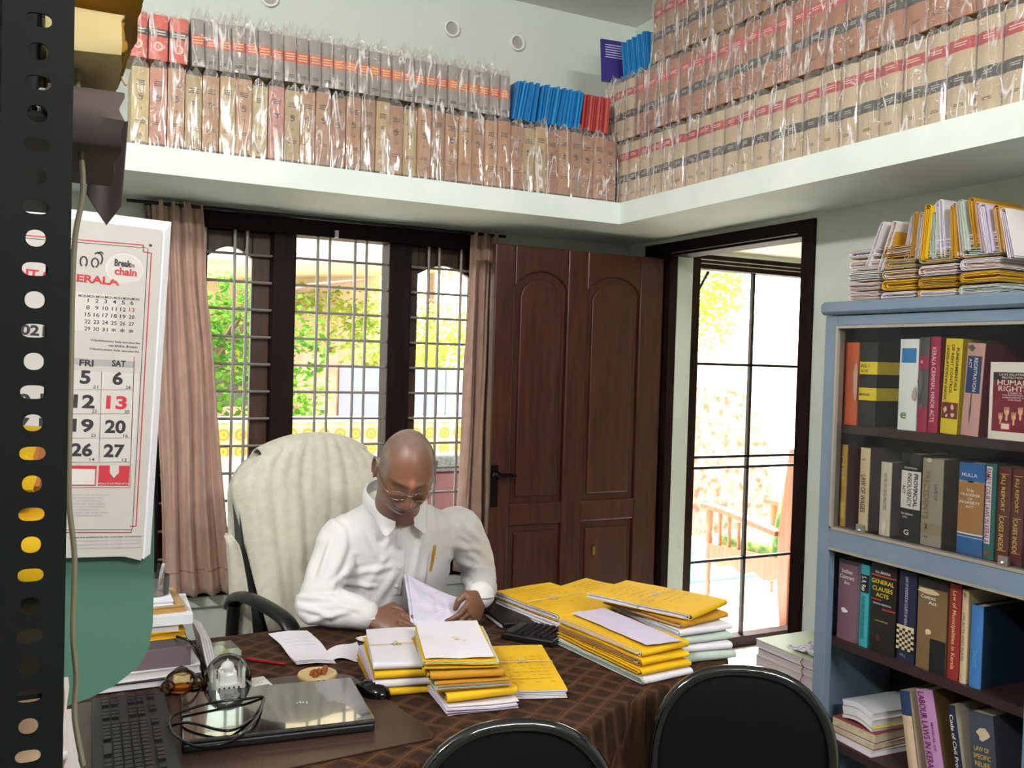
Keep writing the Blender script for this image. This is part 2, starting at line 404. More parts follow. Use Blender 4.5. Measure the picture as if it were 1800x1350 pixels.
# vents high on the back wall
for i, (px, py) in enumerate(((793, 51), (908, 76), (473, -3))):
    p = at(px, py, 'y', Y)
    o = thing('vent_cap', ('round white vent cap high on the wall, left one of the pair above the books', 'round white vent cap high on the wall, right one of the pair above the magazines', 'round white vent cap cut off by the top edge above the grey-topped volumes')[i], 'vent', p, (PI/2, 0, 0), 'vent caps on the back wall')
    G().lathe([(.030, 0), (.036, .0), (.038, .008), (.036, .014), (.029, .014), (.027, .006), (.027, 0)], n=28).build('rim', mat('white plastic', (226, 226, 220), .4), o, smooth=40)
    G().lathe([(.0268, 0.0005), (.0268, .006)], n=28).build('mesh_disc', mat('vent mesh', (168, 164, 160), .8, bump=(300, .4)), o)

# ------------------------------------------------------------------ outside
S(G().box(-20, 30, Y+.2, 40, -.35, -.3), 'ground', mat('pale ground', (190, 180, 160), .9, var=(2, (160, 150, 120))))
S(G().box(-3, 3.0, Y+.2, 6.35, 2.62, 2.75), 'ceiling_verandah', mat('cream ceiling', (232, 222, 200), .8))  # unseen slab added to keep direct sun out of the window
S(G().box(-3, 12, Y+.2, 6.6, -.3, -.01), 'floor_verandah', mat('white verandah tile', (222, 220, 216), .15))
# ------------------------------------------------------------------ wrapped law volumes on the loft
def wrap_mesh(w, h, d, seed, peak=.035, fwd=False):
    rs = random.Random(seed); g = G(); e = .0015
    P = [(-w/2-e, -e), (w/2+e, -e), (w/2+e, d+e), (-w/2-e, d+e)]
    nu = 28; nv = 12; per = 2*(w+d)+8*e
    pk = rs.uniform(.25, .8); ph = rs.uniform(.5, 1)*peak
    def base(u):
        s_ = u*per; a = w+2*e; b = d+2*e
        if s_ < a: return (-a/2+s_, -e)
        s_ -= a
        if s_ < b: return (a/2, -e+s_)
        s_ -= b
        if s_ < a: return (a/2-s_, d+e)
        return (-a/2, d+e-(s_-a))
    def fn(u, v):
        x, y = base(u % 1.0); o = seed*3.1
        if v <= .8:
            z = h*v/.8*1.0; k = .0035*nz(x*60+o, z*22, y*40)
            return (x, y-abs(k)*1.3-.0085 if y < d/2 else y, max(z, .0))
        t = (v-.8)/.2
        cx = (pk-.5)*w*.7; zz = h+.002+ph*t*(.75+.35*math.sin(5*x/w+o))*(1+.7*nz(x*32, o, y*12))
        xx = x+(cx-x)*t*.55; y = y-.0085 if y < d/2 else y; yy = y+((-.010 if fwd else d*.12)-y)*t*(.95 if fwd else .8)
        return (xx, yy, zz)
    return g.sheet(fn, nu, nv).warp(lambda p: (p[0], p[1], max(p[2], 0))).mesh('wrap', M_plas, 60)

def volume(name, w, h, d, colr, bands, lettering, label, seed, roundness=.004, peak=.035, emblem=None):
    r = thing(name, label, 'book')
    N = 6; arc = [(-w/2+w*i/N, -roundness*math.sin(PI*i/N)) for i in range(N+1)]
    g = G(); m = [colr]
    zs = [0]+sorted(sum([[a, b] for a, b, c in bands], []))+[h]
    # cover shell with its printed bands as horizontal courses of the same mesh
    mats = [colr]; seg = []
    zc = 0
    for a, b, c in sorted(bands, key=lambda q: q[0]):
        if a > zc: seg.append((zc, a, 0))
        if c not in mats: mats.append(c)
        seg.append((a, b, mats.index(c))); zc = b
    if zc < h: seg.append((zc, h, 0))
    for a, b, mi in seg:
        g.prism([(p[0], p[1]) for p in arc]+[(w/2, d), (w/2-.002, d), (w/2-.002, .004), (-w/2+.002, .004), (-w/2+.002, d), (-w/2, d)], a, b, 'z', mi)
    g.build('cover', mats, r, 40)
    G().box(-w/2+.0021, w/2-.0021, .0041, d-.004, .003, h-.004).build('pages', M_page, r)
    if lettering:
        g = G(); lm = []
        for (t, z, ww, hh, c, mode) in lettering:
            if c not in lm: lm.append(c)
            if t.startswith('#'):      # printed rules standing for unreadably small lines
                n = int(t[1:])
                for i in range(n):
                    zz = z+hh*(.5-(i+.5)/n); k = rnd(.7, 1)
                    g.box(-ww*k/2, ww*k/2, -roundness-.0006, -roundness*.5, zz-hh/n*.22, zz+hh/n*.22, lm.index(c))
            else: g.text(t, (0, -roundness-.0008, z), ww, hh, lm.index(c), mode)
        if emblem:
            z, rr, c = emblem
            if c not in lm: lm.append(c)
            g.lathe([(rr*.6, 0), (rr, 0), (rr, .0008), (rr*.6, .0008)], (0, 0, 0), 16, lm.index(c)) if 0 else None
            b = len(g.v)
            vs = []; fs = []; n = 16
            for i in range(n):
                a = 2*PI*i/n
                vs += [(rr*math.cos(a), -roundness-.0008, z+rr*math.sin(a)), (rr*.62*math.cos(a), -roundness-.0008, z+rr*.62*math.sin(a))]
            for i in range(n): j = (i+1) % n; fs.append((2*i, 2*j, 2*j+1, 2*i+1))
            g.add(vs, fs, lm.index(c))
        g.build('lettering', lm, r)
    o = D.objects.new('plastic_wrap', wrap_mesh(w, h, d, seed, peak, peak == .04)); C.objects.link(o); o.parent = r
    return r
def P(r, g, b, ro=.6): return col((r, g, b), ro)
INK = P(62, 50, 46); INK2 = P(110, 80, 60)
# --- lower row, left run
low = []
lc = [(208, 186, 120), (206, 138, 112), (196, 150, 106), (188, 164, 112), (190, 146, 100), (196, 164, 112), (204, 188, 130), (206, 140, 126), (184, 136, 96), (172, 120, 88), (178, 130, 92), (168, 128, 98)]
lcn = ['pale yellow', 'salmon pink', 'tan', 'sand coloured', 'light brown', 'buff', 'cream yellow', 'rose pink', 'brown', 'reddish brown', 'dull orange brown', 'greyish brown']
for i, c in enumerate(lc):
    h = .258+.006*(i % 3); wv = .0535 if i != 5 else .050
    b = [(.0, .012, P(70, 56, 60))]
    lt = [('#3', h*.80, wv*.6, .020, INK, 'h'), ('5', h*.62+.0, wv*.34, .022, INK, 'h'), ('#1', h*.62+.004, wv*.5, .006, INK, 'h'), (str(13+i), h*.47, wv*.3, .008, INK, 'h'), ('#2', h*.30, wv*.66, .014, INK2, 'h')]
    low.append(volume('law_report_volume', wv, h, .185, mat('buckram %d' % i, c, .7, var=(14, tuple(int(q*.9) for q in c))), b, lt, 'x', i+1, .004, .04, (.030, .0085, P(120, 110, 120))))
# --- upper row, left run
upv = []
for i in range(5):
    oc = [(214, 78, 60), (210, 84, 62), (222, 112, 52), (216, 96, 56), (206, 70, 66)][i]
    h = .162
    bands = [(.072, .108, P(*oc))]
    lt = [('#3', .090, .034, .028, P(236, 196, 120), 'h'), ('#2', .022, .03, .012, P(40, 40, 42), 'h')]
    upv.append(volume('grey_report_volume', .0405, h, .17, mat('grey buckram %d' % i, (150+4*i, 146+3*i, 138+2*i), .7, var=(10, (134, 130, 124))), bands, lt, 'x', 20+i, .003, .062))
oran = volume('orange_report_volume', .058, .150, .17, mat('orange buckram', (226, 96, 60), .6, var=(6, (208, 62, 52))), [(.078, .104, P(28, 26, 26))],
              [('#2', .091, .044, .018, P(230, 220, 200), 'h'), ('10', .045, .026, .016, P(240, 210, 190), 'h')], 'x', 31, .003, .03, (.045, .016, P(240, 210, 190)))
# --- right run volumes
def rv(nm, base, base2, red, blk, seed, h=.247, wv=.074):
    lt = [('#2', .195, wv*.6, .014, P(236, 190, 180), 'h'), ('#2', .103, wv*.45, .012, P(180, 176, 170), 'h'), ('#2', .035, wv*.4, .01, INK2, 'h')]
    return volume(nm, wv, h, .19, mat('spine %s %d' % (nm, seed), base, .7, var=(12, base2)), [(.178, .210, red), (.086, .118, blk)], lt, 'x', seed, .007, .04)
RED = P(182, 44, 58); BLK = P(52, 56, 58)
ra = [rv('cream_report_volume', (206, 188, 156), (188, 168, 136), RED, BLK, 40+i, wv=(.072, .078, .066, .072)[i]) for i in range(4)]
rb = [rv('brown_report_volume', (176, 122, 88), (160, 104, 74), P(198, 60, 70), BLK, 50+i, wv=(.070, .076, .064, .070)[i]) for i in range(4)]
rc = [rv('brown_report_volume', (166, 132, 98), (150, 112, 80), P(170, 40, 58), BLK, 60+i, wv=(.074, .068, .078, .07)[i]) for i in range(3)]
# --- thin magazines
def magazine(name, colr, h, d, t, stripe):
    r = thing(name, 'x', 'magazine')
    g = G(); g.prism([(-t/2, 0), (t/2, 0), (t/2, d), (t/2-.0008, d), (t/2-.0008, .001), (-t/2+.0008, .001), (-t/2+.0008, d), (-t/2, d)], 0, h)
    g.build('cover', colr, r)
    G().box(-t/2+.0009, t/2-.0009, .0012, d-.001, .001, h-.001).build('pages', M_white, r)
    if stripe: G().box(-t/2-.0004, t/2+.0004, -.0006, .006, h*.1, h*.16).build('spine_mark', stripe, r)
    return r
mb = [magazine('blue_magazine', mat('blue cover %d' % i, c, .45), .155+.004*i, .16, .0085, None) for i, c in enumerate([(20, 120, 186), (14, 104, 168), (34, 136, 200)])]
mr = [magazine('red_magazine', mat('red cover %d' % i, c, .5), .150, .16, .010, None) for i, c in enumerate([(172, 60, 58), (150, 48, 50), (188, 90, 80)])]
index_children()
first = set()
ORD = ['first', 'second', 'third', 'fourth', 'fifth', 'sixth', 'seventh', 'eighth', 'ninth', 'tenth', 'eleventh', 'twelfth', 'thirteenth', 'fourteenth', 'fifteenth', 'sixteenth', 'seventeenth', 'eighteenth', 'nineteenth', 'twentieth',
       'twenty-first', 'twenty-second', 'twenty-third', 'twenty-fourth', 'twenty-fifth', 'twenty-sixth', 'twenty-seventh', 'twenty-eighth', 'twenty-ninth', 'thirtieth', 'thirty-first', 'thirty-second', 'thirty-third', 'thirty-fourth', 'thirty-fifth', 'thirty-sixth', 'thirty-seventh', 'thirty-eighth', 'thirty-ninth', 'fortieth']
ZL = SZ+ST
x = .218; i = 0; random.seed(3)
seq = [0, 1, 2, 3, 4, 5, 2, 6, 7, 3, 4, 8, 9, 8, 11, 5, 10, 3, 8, 11, 10, 4, 10, 4, 8, 9, 3, 5, 9, 8, 11, 10, 8, 9]
while x < 2.10 and i < len(seq):
    p = low[seq[i]]; wv = .0535 if seq[i] != 5 else .050
    place(p, first, (x+wv/2+.002, 3.292+rnd(0, .01), ZL), 0, '%s wrapped volume, %s from the left in the lower left loft row' % (lcn[seq[i]], ORD[i]), 'wrapped volumes, lower row of the left loft')
    x += wv+.0028; i += 1
NLOW = i
z2 = ZL+.292
x = .205
for k in range(3):
    place(oran, first, (x+.031, 3.305, z2), 0, 'orange wrapped volume, %s from the steel rack in the upper loft row' % ORD[k], 'orange wrapped volumes at the left end of the loft')
    x += .0645
x += .012; i = 0
while x < 1.60:
    p = upv[(0, 1, 0, 4, 1, 0, 1, 4, 0, 1, 0, 2, 2, 3, 2, 3, 2, 3, 0, 3, 1, 2, 3, 2, 3, 1, 2, 3, 3, 2)[i % 30]]
    place(p, first, (x+.0205, 3.303+rnd(0, .012), z2), (0, -.05+.002*i, 0), 'grey orange-banded volume, %s from the left in the upper left loft row' % ORD[i], 'grey wrapped volumes, upper row of the left loft')
    x += .0448; i += 1
x += .018; i = 0
while x < 1.945:
    place(mb[i % 3], first, (x, 3.31+rnd(0, .012), z2), (0, .15+.03*math.sin(i*.5), 0), 'thin blue magazine, %s from the left beside the grey volumes' % ORD[i], 'blue magazines on the left loft')
    x += .0122+(.008 if i == 8 else 0); i += 1
x += .012; i = 0
while x < 2.10:
    place(mr[i % 3], first, (x, 3.31+rnd(0, .01), z2), (0, .07+.015*math.sin(i*.6), 0), 'thin red magazine, %s from the blue ones in the row by the loft corner' % ORD[i], 'red magazines by the loft corner')
    x += .0138; i += 1
R90 = -PI/2
for (prs, z, y0, rowname, cn) in ((ra, ZL, 3.47, 'bottom', 'cream'), (rb, ZL+.268, 3.44, 'middle', 'brown'), (rc, ZL+.536, 3.10, 'top', 'dull brown')):
    y = y0; i = 0; k = 0
    while y > 1.28:
        wv = {'bottom': (.072, .078, .066, .072), 'middle': (.070, .076, .064, .070), 'top': (.074, .068, .078)}[rowname]
        pr = prs; j = (i*7+k) % len(prs)
        if rowname == 'middle' and i < 3: pr = ra; j = i; wv = (.072, .078, .066, .072)
        p = pr[j]
        nm = 'cream' if pr is ra else cn
        place(p, first, (2.150+rnd(0, .008), y-wv[j]/2, z), R90, '%s banded volume, %s from the corner in the %s right loft row' % (nm, ORD[i], rowname), 'wrapped volumes, %s row of the right loft' % rowname)
        y -= wv[j]+.005; i += 1
# blue and purple magazines on top by the corner
y = 3.14; i = 0
zt3 = ZL+.536
while y < 3.32:
    place(mb[i % 3], first, (2.165, y, zt3+.002), (Matrix.Rotation(R90, 3, 'Z') @ Matrix.Rotation(-.16, 3, 'Y')).to_euler(), 'thin blue magazine, %s of those leaning above the loft corner, counted from the right' % ORD[i], 'blue magazines above the loft corner')
    y += .0128; i += 1
pm = magazine('purple_magazine', mat('purple cover', (58, 46, 118), .4), .19, .15, .008, None)
pm['label'] = 'purple magazine leaning cover outwards, left of the blue ones above the loft corner'
pm.location = (2.105, 3.405, zt3+.004); pm.rotation_euler = (0, -.12, R90-.12)
gg = G()
for k in range(6): gg.box(.0042, .0048, .02+k*.0, .14-.01*(k % 3), .165-k*.011, .169-k*.011)
gg.build('lettering', P(190, 180, 220), pm)
# ------------------------------------------------------------------ bookcase
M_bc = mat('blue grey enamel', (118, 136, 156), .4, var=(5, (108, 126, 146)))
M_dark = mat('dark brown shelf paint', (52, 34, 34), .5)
M_alu = mat('dull aluminium', (170, 162, 152), .4, metal=.4)
BX, BXB, BY0, BY1 = 2.20, 2.553, 1.405, 2.16
BC = thing('bookcase', 'blue-grey steel bookcase with glazed upper part full of law books, by the doorway', 'bookcase', (BX, BY0, 0))
def bc(g, name, m, **k):
    g.warp(lambda p: (p[0]-BX, p[1]-BY0, p[2])); return g.build(name, m, BC, **k)
g = G()
g.box(BX, BX+.03, BY1-.048, BY1, 0, 1.70); g.box(BX, BX+.03, BY0, BY0+.045, 0, 1.70); g.box(BX, BX+.03, BY0+.045, BY1-.048, 1.668, 1.70)
g.box(BX, BX+.03, BY0+.045, BY1-.048, .968, 1.028); g.box(BX, BX+.03, BY0+.045, BY1-.048, 0, .06)
g.box(BX+.03, BXB, BY1-.006, BY1, 0, 1.70); g.box(BX+.03, BXB, BY0, BY0+.006, 0, 1.70)
bc(g, 'frame', M_bc, bevel=.003)
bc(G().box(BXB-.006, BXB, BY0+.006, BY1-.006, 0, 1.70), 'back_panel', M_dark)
g = G(); g.prism([(BX-.02, 1.712), (BX-.012, 1.702), (BXB, 1.702), (BXB, 1.744), (BX-.012, 1.744), (BX-.02, 1.734)], BY0-.02, BY1+.006, 'y'); bc(g, 'top', M_bc, bevel=.008)
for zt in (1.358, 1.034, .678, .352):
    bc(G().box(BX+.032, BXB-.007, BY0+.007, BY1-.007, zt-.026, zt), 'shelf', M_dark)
g = G()
for (a0, a1, b0, b1) in ((BY1-.056, BY1-.048, 1.03, 1.668), (BY0+.045, BY0+.053, 1.03, 1.668), (BY0+.053, BY1-.056, 1.66, 1.668), (BY0+.045, BY1-.048, 1.028, 1.036)):
    g.box(BX-.003, BX+.028, a0, a1, b0, b1)
gt = bc(g, 'glass_door', M_alu)
g = G().box(BX+.008, BX+.012, BY0+.053, BY1-.056, 1.036, 1.66); g.warp(lambda p: (p[0]-BX, p[1]-BY0, p[2])); g.build('glass', M_glass, gt)
for yy in (at(1512, 930, 'x', BX).y, at(1764, 990, 'x', BX).y):
    g = G(); g.box(BX-.004, BX+.006, yy-.014, yy+.014, 1.034, 1.062); g.lathe([(.006, 0), (.006, .004)], (0, 0, 0), 10, 0) if 0 else None
    g.ball((BX-.005, yy, 1.045), .006, 8); g.warp(lambda p: (p[0]-BX, p[1]-BY0, p[2])); g.build('glass_clip', M_steel, gt, smooth=40)
bc(G().box(BX-.002, BX+.002, BY0+.045, BY1-.048, .962, .970), 'rail_strip', M_alu)

BS = 2.248      # plane of the spines
def book(name, label, y_hi, y_lo, z0, h, cov, side=None, letters=(), blocks=(), tilt=0, d=.16, back=0, cat='book', rot=None, xs=BS, page=None, torn=None, rnds=.004):
    """upright book, spine towards the room; letters (text,u,v,w,h,colour,mode) with u,v,w,h as shares of the spine; blocks (u0,u1,v0,v1,colour)"""
    w = y_hi-y_lo; r = thing(name, label, cat, (xs+back, (y_hi+y_lo)/2, z0), (0, tilt, 0) if 0 else Euler((0, 0, -PI/2)))
    if tilt: r.rotation_euler = (Matrix.Rotation(-PI/2, 3, 'Z') @ Matrix.Rotation(tilt, 3, 'Y')).to_euler()
    if tilt: r.location.z += abs(math.sin(tilt))*w/2+.0005
    N = 6; arc = [(-w/2+w*i/N, -rnds*math.sin(PI*i/N)) for i in range(N+1)]
    m = [cov]+([side] if side else [])
    g = G(); g.prism(arc+[(w/2, .003), (-w/2, .003)], 0, h)
    g.box(-w/2, -w/2+.0025, .003, d, 0, h, 1 if side else 0); g.box(w/2-.0025, w/2, .003, d, 0, h, 1 if side else 0)
    g.build('cover', m, r, 40)
    G().box(-w/2+.0026, w/2-.0026, .0031, d-.003, .003, h-.004).build('pages', page or M_page, r)
    if blocks:
        g = G(); mm = []
        for (u0, u1, v0, v1, c) in blocks:
            if c not in mm: mm.append(c)
            n = 5
            P_ = [(-w/2+w*(u0+(u1-u0)*i/n), -rnds*math.sin(PI*(u0+(u1-u0)*i/n))-.0005) for i in range(n+1)]
            g.prism(P_+[(P_[-1][0], .0), (P_[0][0], .0)], h*v0, h*v1, 'z', mm.index(c))
        g.build('spine_label', mm, r)
    if letters:
        g = G(); mm = []
        for (t, u, v, ww, hh, c, mode) in letters:
            if c not in mm: mm.append(c)
            if mode == 'v': g.text(t, (w*(u-.5), -rnds-.0011, h*v), h*ww, w*hh, mm.index(c), 'v')
            else: g.text(t, (w*(u-.5), -rnds-.0011, h*v), w*ww, h*hh, mm.index(c), 'h')
        g.build('lettering', mm, r)
    if torn:
        g = G(); rs = random.Random(len(label))
        for (u, v, a, b, c) in torn:
            n = 11; g.add([(w*(u-.5)+w*a*math.cos(2*PI*i/n)*rs.uniform(.5, 1), -rnds-.0016, h*v+h*b*math.sin(2*PI*i/n)*rs.uniform(.5, 1)) for i in range(n)], [tuple(range(n))], 0)
        g.build('torn_patch', torn[0][4], r)
    return r
def sp(px0, px1, py, ptop, z0, x=None):
    x = x or BS
    a = at(px0, py, 'x', x).y; b = at(px1, py, 'x', x).y; return a-.0006, b+.0006, z0, at((px0+px1)/2, ptop, 'x', x).z-z0
W_ = P(226, 224, 220); K_ = P(24, 24, 26); Y_ = P(222, 196, 40); G_ = P(214, 184, 90); MA = P(150, 26, 66)
z1, z2b, z3, z4 = 1.3585, 1.0345, .6785, .3525
r1 = 'on the top glazed shelf'
book('law_book', 'orange-spined worn book at the left end of the top glazed shelf', *sp(1484, 1508, 680, 602, z1), P(196, 88, 50), letters=[('LAND ACQUISITION', .5, .62, .4, .35, P(160, 120, 90), 'v')], torn=[(.9, .55, .2, .3, P(190, 160, 140))])
book('law_book', 'thick black book with two yellow bands on the top glazed shelf', *sp(1510, 1541, 680, 602, z1), P(36, 32, 28), blocks=[(0, 1, .31, .46, Y_), (0, 1, .62, .77, Y_)], letters=[('VOL I', .35, .72, .5, .035, K_, 'h'), ('A I R', .35, .66, .4, .03, K_, 'h'), ('MANUAL', .4, .38, .6, .03, K_, 'h')], side=mat('black board', (40, 36, 30), .5), d=.17)
# its bands run over the board beside it
o = D.objects['law_book.001']
g = G(); w_ = sp(1510, 1541, 680, 602, z1); hw = (w_[0]-w_[1])/2; hh = w_[3]
g.box(hw, hw+.0006, 0, .169, hh*.31, hh*.46); g.box(hw, hw+.0006, 0, .169, hh*.62, hh*.77); g.build('cover_bands', Y_, o)
book('law_book', 'white-spined book with a blue square and a green seal, top glazed shelf', *sp(1580, 1613, 680, 596, z1), P(222, 224, 222), blocks=[(.12, .9, .74, .90, P(40, 120, 180))], letters=[('e', .35, .16, .35, .07, P(90, 130, 60), 'h')], torn=[(.9, .4, .2, .1, P(180, 160, 150))])
book('law_book', 'grey and magenta book with a torn spine beside the magenta one', *sp(1614, 1632, 680, 593, z1), P(74, 72, 74), blocks=[(0, 1, .66, .80, MA), (0, 1, 0, .28, MA)], letters=[('R', .4, .74, .4, .03, W_, 'h')], torn=[(.3, .5, .3, .18, P(96, 94, 92)), (.4, .27, .25, .04, W_)])
book('law_book', 'magenta book lettered Kerala Criminal Minor Acts, on the top glazed shelf', *sp(1633, 1651, 680, 592, z1), P(158, 24, 64), letters=[('KERALA CRIMINAL MINOR ACTS', .5, .5, .78, .42, P(240, 190, 200), 'v')], side=P(120, 20, 50))
book('law_book', 'yellow book on rent control legislation, on the top glazed shelf', *sp(1655, 1685, 680, 596, z1), P(218, 190, 30), letters=[('FUNDAMENTALS', .80, .68, .52, .17, K_, 'v'), ('OF RENT CONTROL', .52, .68, .52, .17, K_, 'v'), ('LEGISLATION IN INDIA', .22, .64, .64, .16, K_, 'v')], blocks=[(.03, .97, .16, .33, P(110, 40, 36))], torn=[(.3, .25, .15, .04, P(226, 180, 160)), (.7, .28, .13, .04, P(226, 180, 160)), (.75, .20, .13, .03, P(226, 180, 160)), (.4, .19, .1, .02, P(226, 180, 160))], tilt=.035)
book('law_book', 'torn pink book with a navy Registration Act label, on the top glazed shelf', *sp(1691, 1722, 690, 604, z1), P(196, 148, 142), letters=[('REGISTRATION', .62, .66, .36, .20, W_, 'v'), ('ACT', .3, .78, .1, .16, W_, 'v')], blocks=[(.08, .9, .46, .86, P(30, 52, 104))], side=P(126, 24, 54), tilt=.05, torn=[(.3, .95, .25, .04, P(90, 84, 80)), (.5, .3, .06, .2, P(160, 110, 106))])
hy = at(1749, 690, 'x', BX+.06).y
r = thing('law_book', 'white-bordered maroon Human Rights book facing outwards on the top glazed shelf', 'book', (BX+.038, hy, z1), Euler((0, 0, -PI/2)))
g = G().box(0, .135, 0, .003, 0, .205); g.box(0, .135, .021, .024, 0, .205); g.box(0, .003, .003, .021, 0, .205); g.build('cover', P(226, 216, 206), r)
G().box(.0032, .132, .0032, .0208, .003, .202).build('pages', M_page, r)
g = G(); g.box(.010, .13, -.0007, -.0001, .022, .178); g.box(.010, .13, -.0009, -.0001, .158, .178, 1); g.build('cover_panel', [P(120, 22, 48), P(40, 34, 40)], r)
g = G()
for t, z, ww, hh in (('LAWS RELATING TO', .172, .09, .006), ('PROTECTION OF', .164, .075, .006), ('HUMAN', .151, .10, .014), ('RIGHTS', .135, .10, .014), ('A GUIDE TO', .124, .04, .004), ('THE PROTECTION OF', .118, .08, .004), ('HUMAN RIGHTS ACT', .112, .08, .004), ('AND RULES', .106, .05, .004)):
    g.text(t, (.072 if len(t) > 7 else .066, -.0012, z), ww, hh, 0, 'h')
for (x_, z_, s_) in ((.035, .058, .012), (.052, .072, .014), (.072, .060, .013), (.09, .074, .013), (.11, .06, .012)):
    g.ball((x_, -.0010, z_), (s_*.5, .0008, s_*.55), 8, 1)
    g.box(x_-s_*.22, x_+s_*.22, -.0012, -.0008, z_-s_*1.5, z_, 1)
    for k in range(4): g.box(x_-s_*.5+k*s_*.28, x_-s_*.5+k*s_*.28+s_*.16, -.0014, -.001, z_+s_*.2, z_+s_*(1.0+.1*(k % 2)), 1)
g.box(.035, .063, -.0012, -.0008, .026, .046, 2); g.box(.038, .060, -.0014, -.001, .029, .043, 0)
g.build('lettering', [P(232, 214, 200), P(222, 170, 130), P(196, 40, 60)], r)
# second shelf
t2 = 'on the lower glazed shelf'
book('law_book', 'gold-spined book at the left end of the lower glazed shelf', *sp(1474, 1488, 850, 781, z2b), P(176, 140, 60), blocks=[(.1, .9, .1, .3, P(200, 170, 90)), (.1, .9, .5, .62, P(196, 150, 50))], side=P(84, 36, 44), letters=[('CASES', .5, .72, .3, .5, P(220, 190, 110), 'v')])
book('law_book', 'cream book lettered Law of Wages, on the lower glazed shelf', *sp(1511, 1528, 850, 787, z2b), P(206, 186, 150), letters=[('LAW OF WAGES', .5, .45, .45, .5, P(60, 40, 36), 'v'), ('RIT', .5, .86, .5, .022, P(60, 40, 36), 'h')], side=P(96, 90, 92), d=.19)
book('law_book', 'short off-white paperback between Law of Wages and the black book', *sp(1547, 1566, 875, 812, z2b), P(202, 192, 176), letters=[('NOTES ON LEGAL PRACTICE', .55, .6, .5, .3, P(120, 110, 120), 'v')], side=P(110, 104, 108), torn=[(.6, .12, .2, .1, P(222, 212, 196))])
book('law_book', 'black book with white label Provincial Insolvency Act, on the lower glazed shelf', *sp(1583, 1619, 870, 797, z2b), P(22, 22, 26), blocks=[(.02, .98, .37, .80, P(214, 208, 204)), (0, 1, .8, .9, P(12, 12, 16))], letters=[('PROVINCIAL', .78, .585, .38, .2, K_, 'v'), ('INSOLVENCY', .48, .585, .38, .2, K_, 'v'), ('ACT', .2, .585, .1, .14, K_, 'v'), ("TAXATION", .5, .835, .7, .02, W_, 'h'), ('7th Edition', .4, .31, .6, .024, W_, 'h'), ('1992', .3, .27, .3, .02, W_, 'h'), ('G', .4, .1, .35, .06, W_, 'h')], side=P(60, 56, 62))
book('law_book', 'grey two-part book with faded gold lettering right of the black one', *sp(1620, 1657, 880, 806, z2b), P(146, 138, 124), letters=[('PRECEDENTS', .25, .58, .55, .3, P(150, 110, 60), 'v'), ('LAW OF', .72, .62, .18, .16, P(80, 74, 70), 'v'), ('2', .3, .22, .12, .05, K_, 'h'), ('Vol', .3, .10, .2, .03, K_, 'h')], blocks=[(0, 1, .13, .26, P(142, 126, 96))], side=P(84, 76, 60), torn=[(.35, .98, .2, .03, P(196, 180, 150))])
book('law_book', 'blue and tan book, The Transfer of Property Act, on the lower glazed shelf', *sp(1684, 1730, 885, 814, z2b), P(36, 94, 158), blocks=[(0, 1, .235, .805, P(164, 116, 66)), (0, 1, .19, .195, W_), (0, 1, .22, .235, W_), (0, 1, .79, .805, W_)], letters=[('MULLA', .45, .87, .6, .04, W_, 'h'), ('THE', .5, .70, .3, .028, W_, 'h'), ('TRANSFER', .5, .655, .8, .03, W_, 'h'), ('OF', .5, .61, .2, .026, W_, 'h'), ('PROPERTY', .5, .57, .8, .03, W_, 'h'), ('ACT', .5, .525, .3, .028, W_, 'h')])
book('law_book', 'green and white book lettered Family Court Laws in Kerala', *sp(1731, 1750, 890, 815, z2b), P(36, 100, 92), blocks=[(.04, .66, .16, .97, P(222, 214, 222))], letters=[('FAMILY COURT LAWS IN KERALA', .34, .56, .78, .5, P(140, 30, 60), 'v'), ('SIS', .42, .07, .5, .04, P(196, 60, 60), 'h')])
for k, (a, b) in enumerate(((1753, 1776), (1778, 1800))):
    book('law_book', ('maroon book with gold segmented lettering, right of the green and white one', 'maroon book with gold lettering at the right edge of the lower glazed shelf')[k], *sp(a, b, 895, 820+4*k, z2b), P(92, 38, 36), letters=[('KLJ REPORT', .45, .72, .4, .38, G_, 'v'), ('CASES INDEX', .45, .30, .35, .38, G_, 'v')], blocks=[(.15, .85, .48, .485, G_), (.15, .85, .12, .125, G_), (.15, .85, .92, .925, G_)], side=P(110, 84, 60))
# third shelf
book('law_book', 'mauve Indian Contract Act volume two at the left end of the open shelf', *sp(1473, 1507, 1050, 984, z3), P(116, 84, 98), letters=[('Indian', .5, .86, .55, .05, W_, 'h'), ('Contract', .5, .79, .75, .05, W_, 'h'), ('Act', .5, .72, .3, .045, W_, 'h'), ('2', .4, .37, .2, .05, K_, 'h')], torn=[(.4, .37, .22, .045, W_)], blocks=[(0, 1, .95, 1, P(60, 54, 56))], side=P(160, 152, 158))
book('law_book', 'thin teal and black book between the mauve and the General Clauses ones', *sp(1512, 1527, 1055, 992, z3), P(50, 150, 160), blocks=[(0, 1, .66, .88, K_)], letters=[('THE CODE OF CIVIL PROCEDURE', .5, .36, .52, .4, P(20, 70, 80), 'v'), ('S. R. Rao', .5, .77, .18, .5, W_, 'v')])
book('law_book', 'black book lettered General Clauses Acts in yellow, on the open shelf', *sp(1530, 1575, 1065, 992, z3), P(28, 24, 22), letters=[('N.S. BINDRA', .5, .905, .6, .028, W_, 'h'), ('GENERAL', .5, .80, .9, .05, Y_, 'h'), ('CLAUSES', .5, .72, .8, .05, Y_, 'h'), ('ACTS', .5, .65, .5, .045, Y_, 'h'), ('EIGHTH EDITION', .5, .55, .7, .018, W_, 'h'), ('LAW HOUSE', .5, .36, .6, .018, P(190, 160, 60), 'h')], blocks=[(0, 1, .855, .872, P(180, 60, 50)), (0, .45, .585, .60, P(180, 40, 40)), (.5, 1, .49, .505, P(180, 40, 40))], torn=[(.4, .16, .14, .05, P(70, 34, 30))])
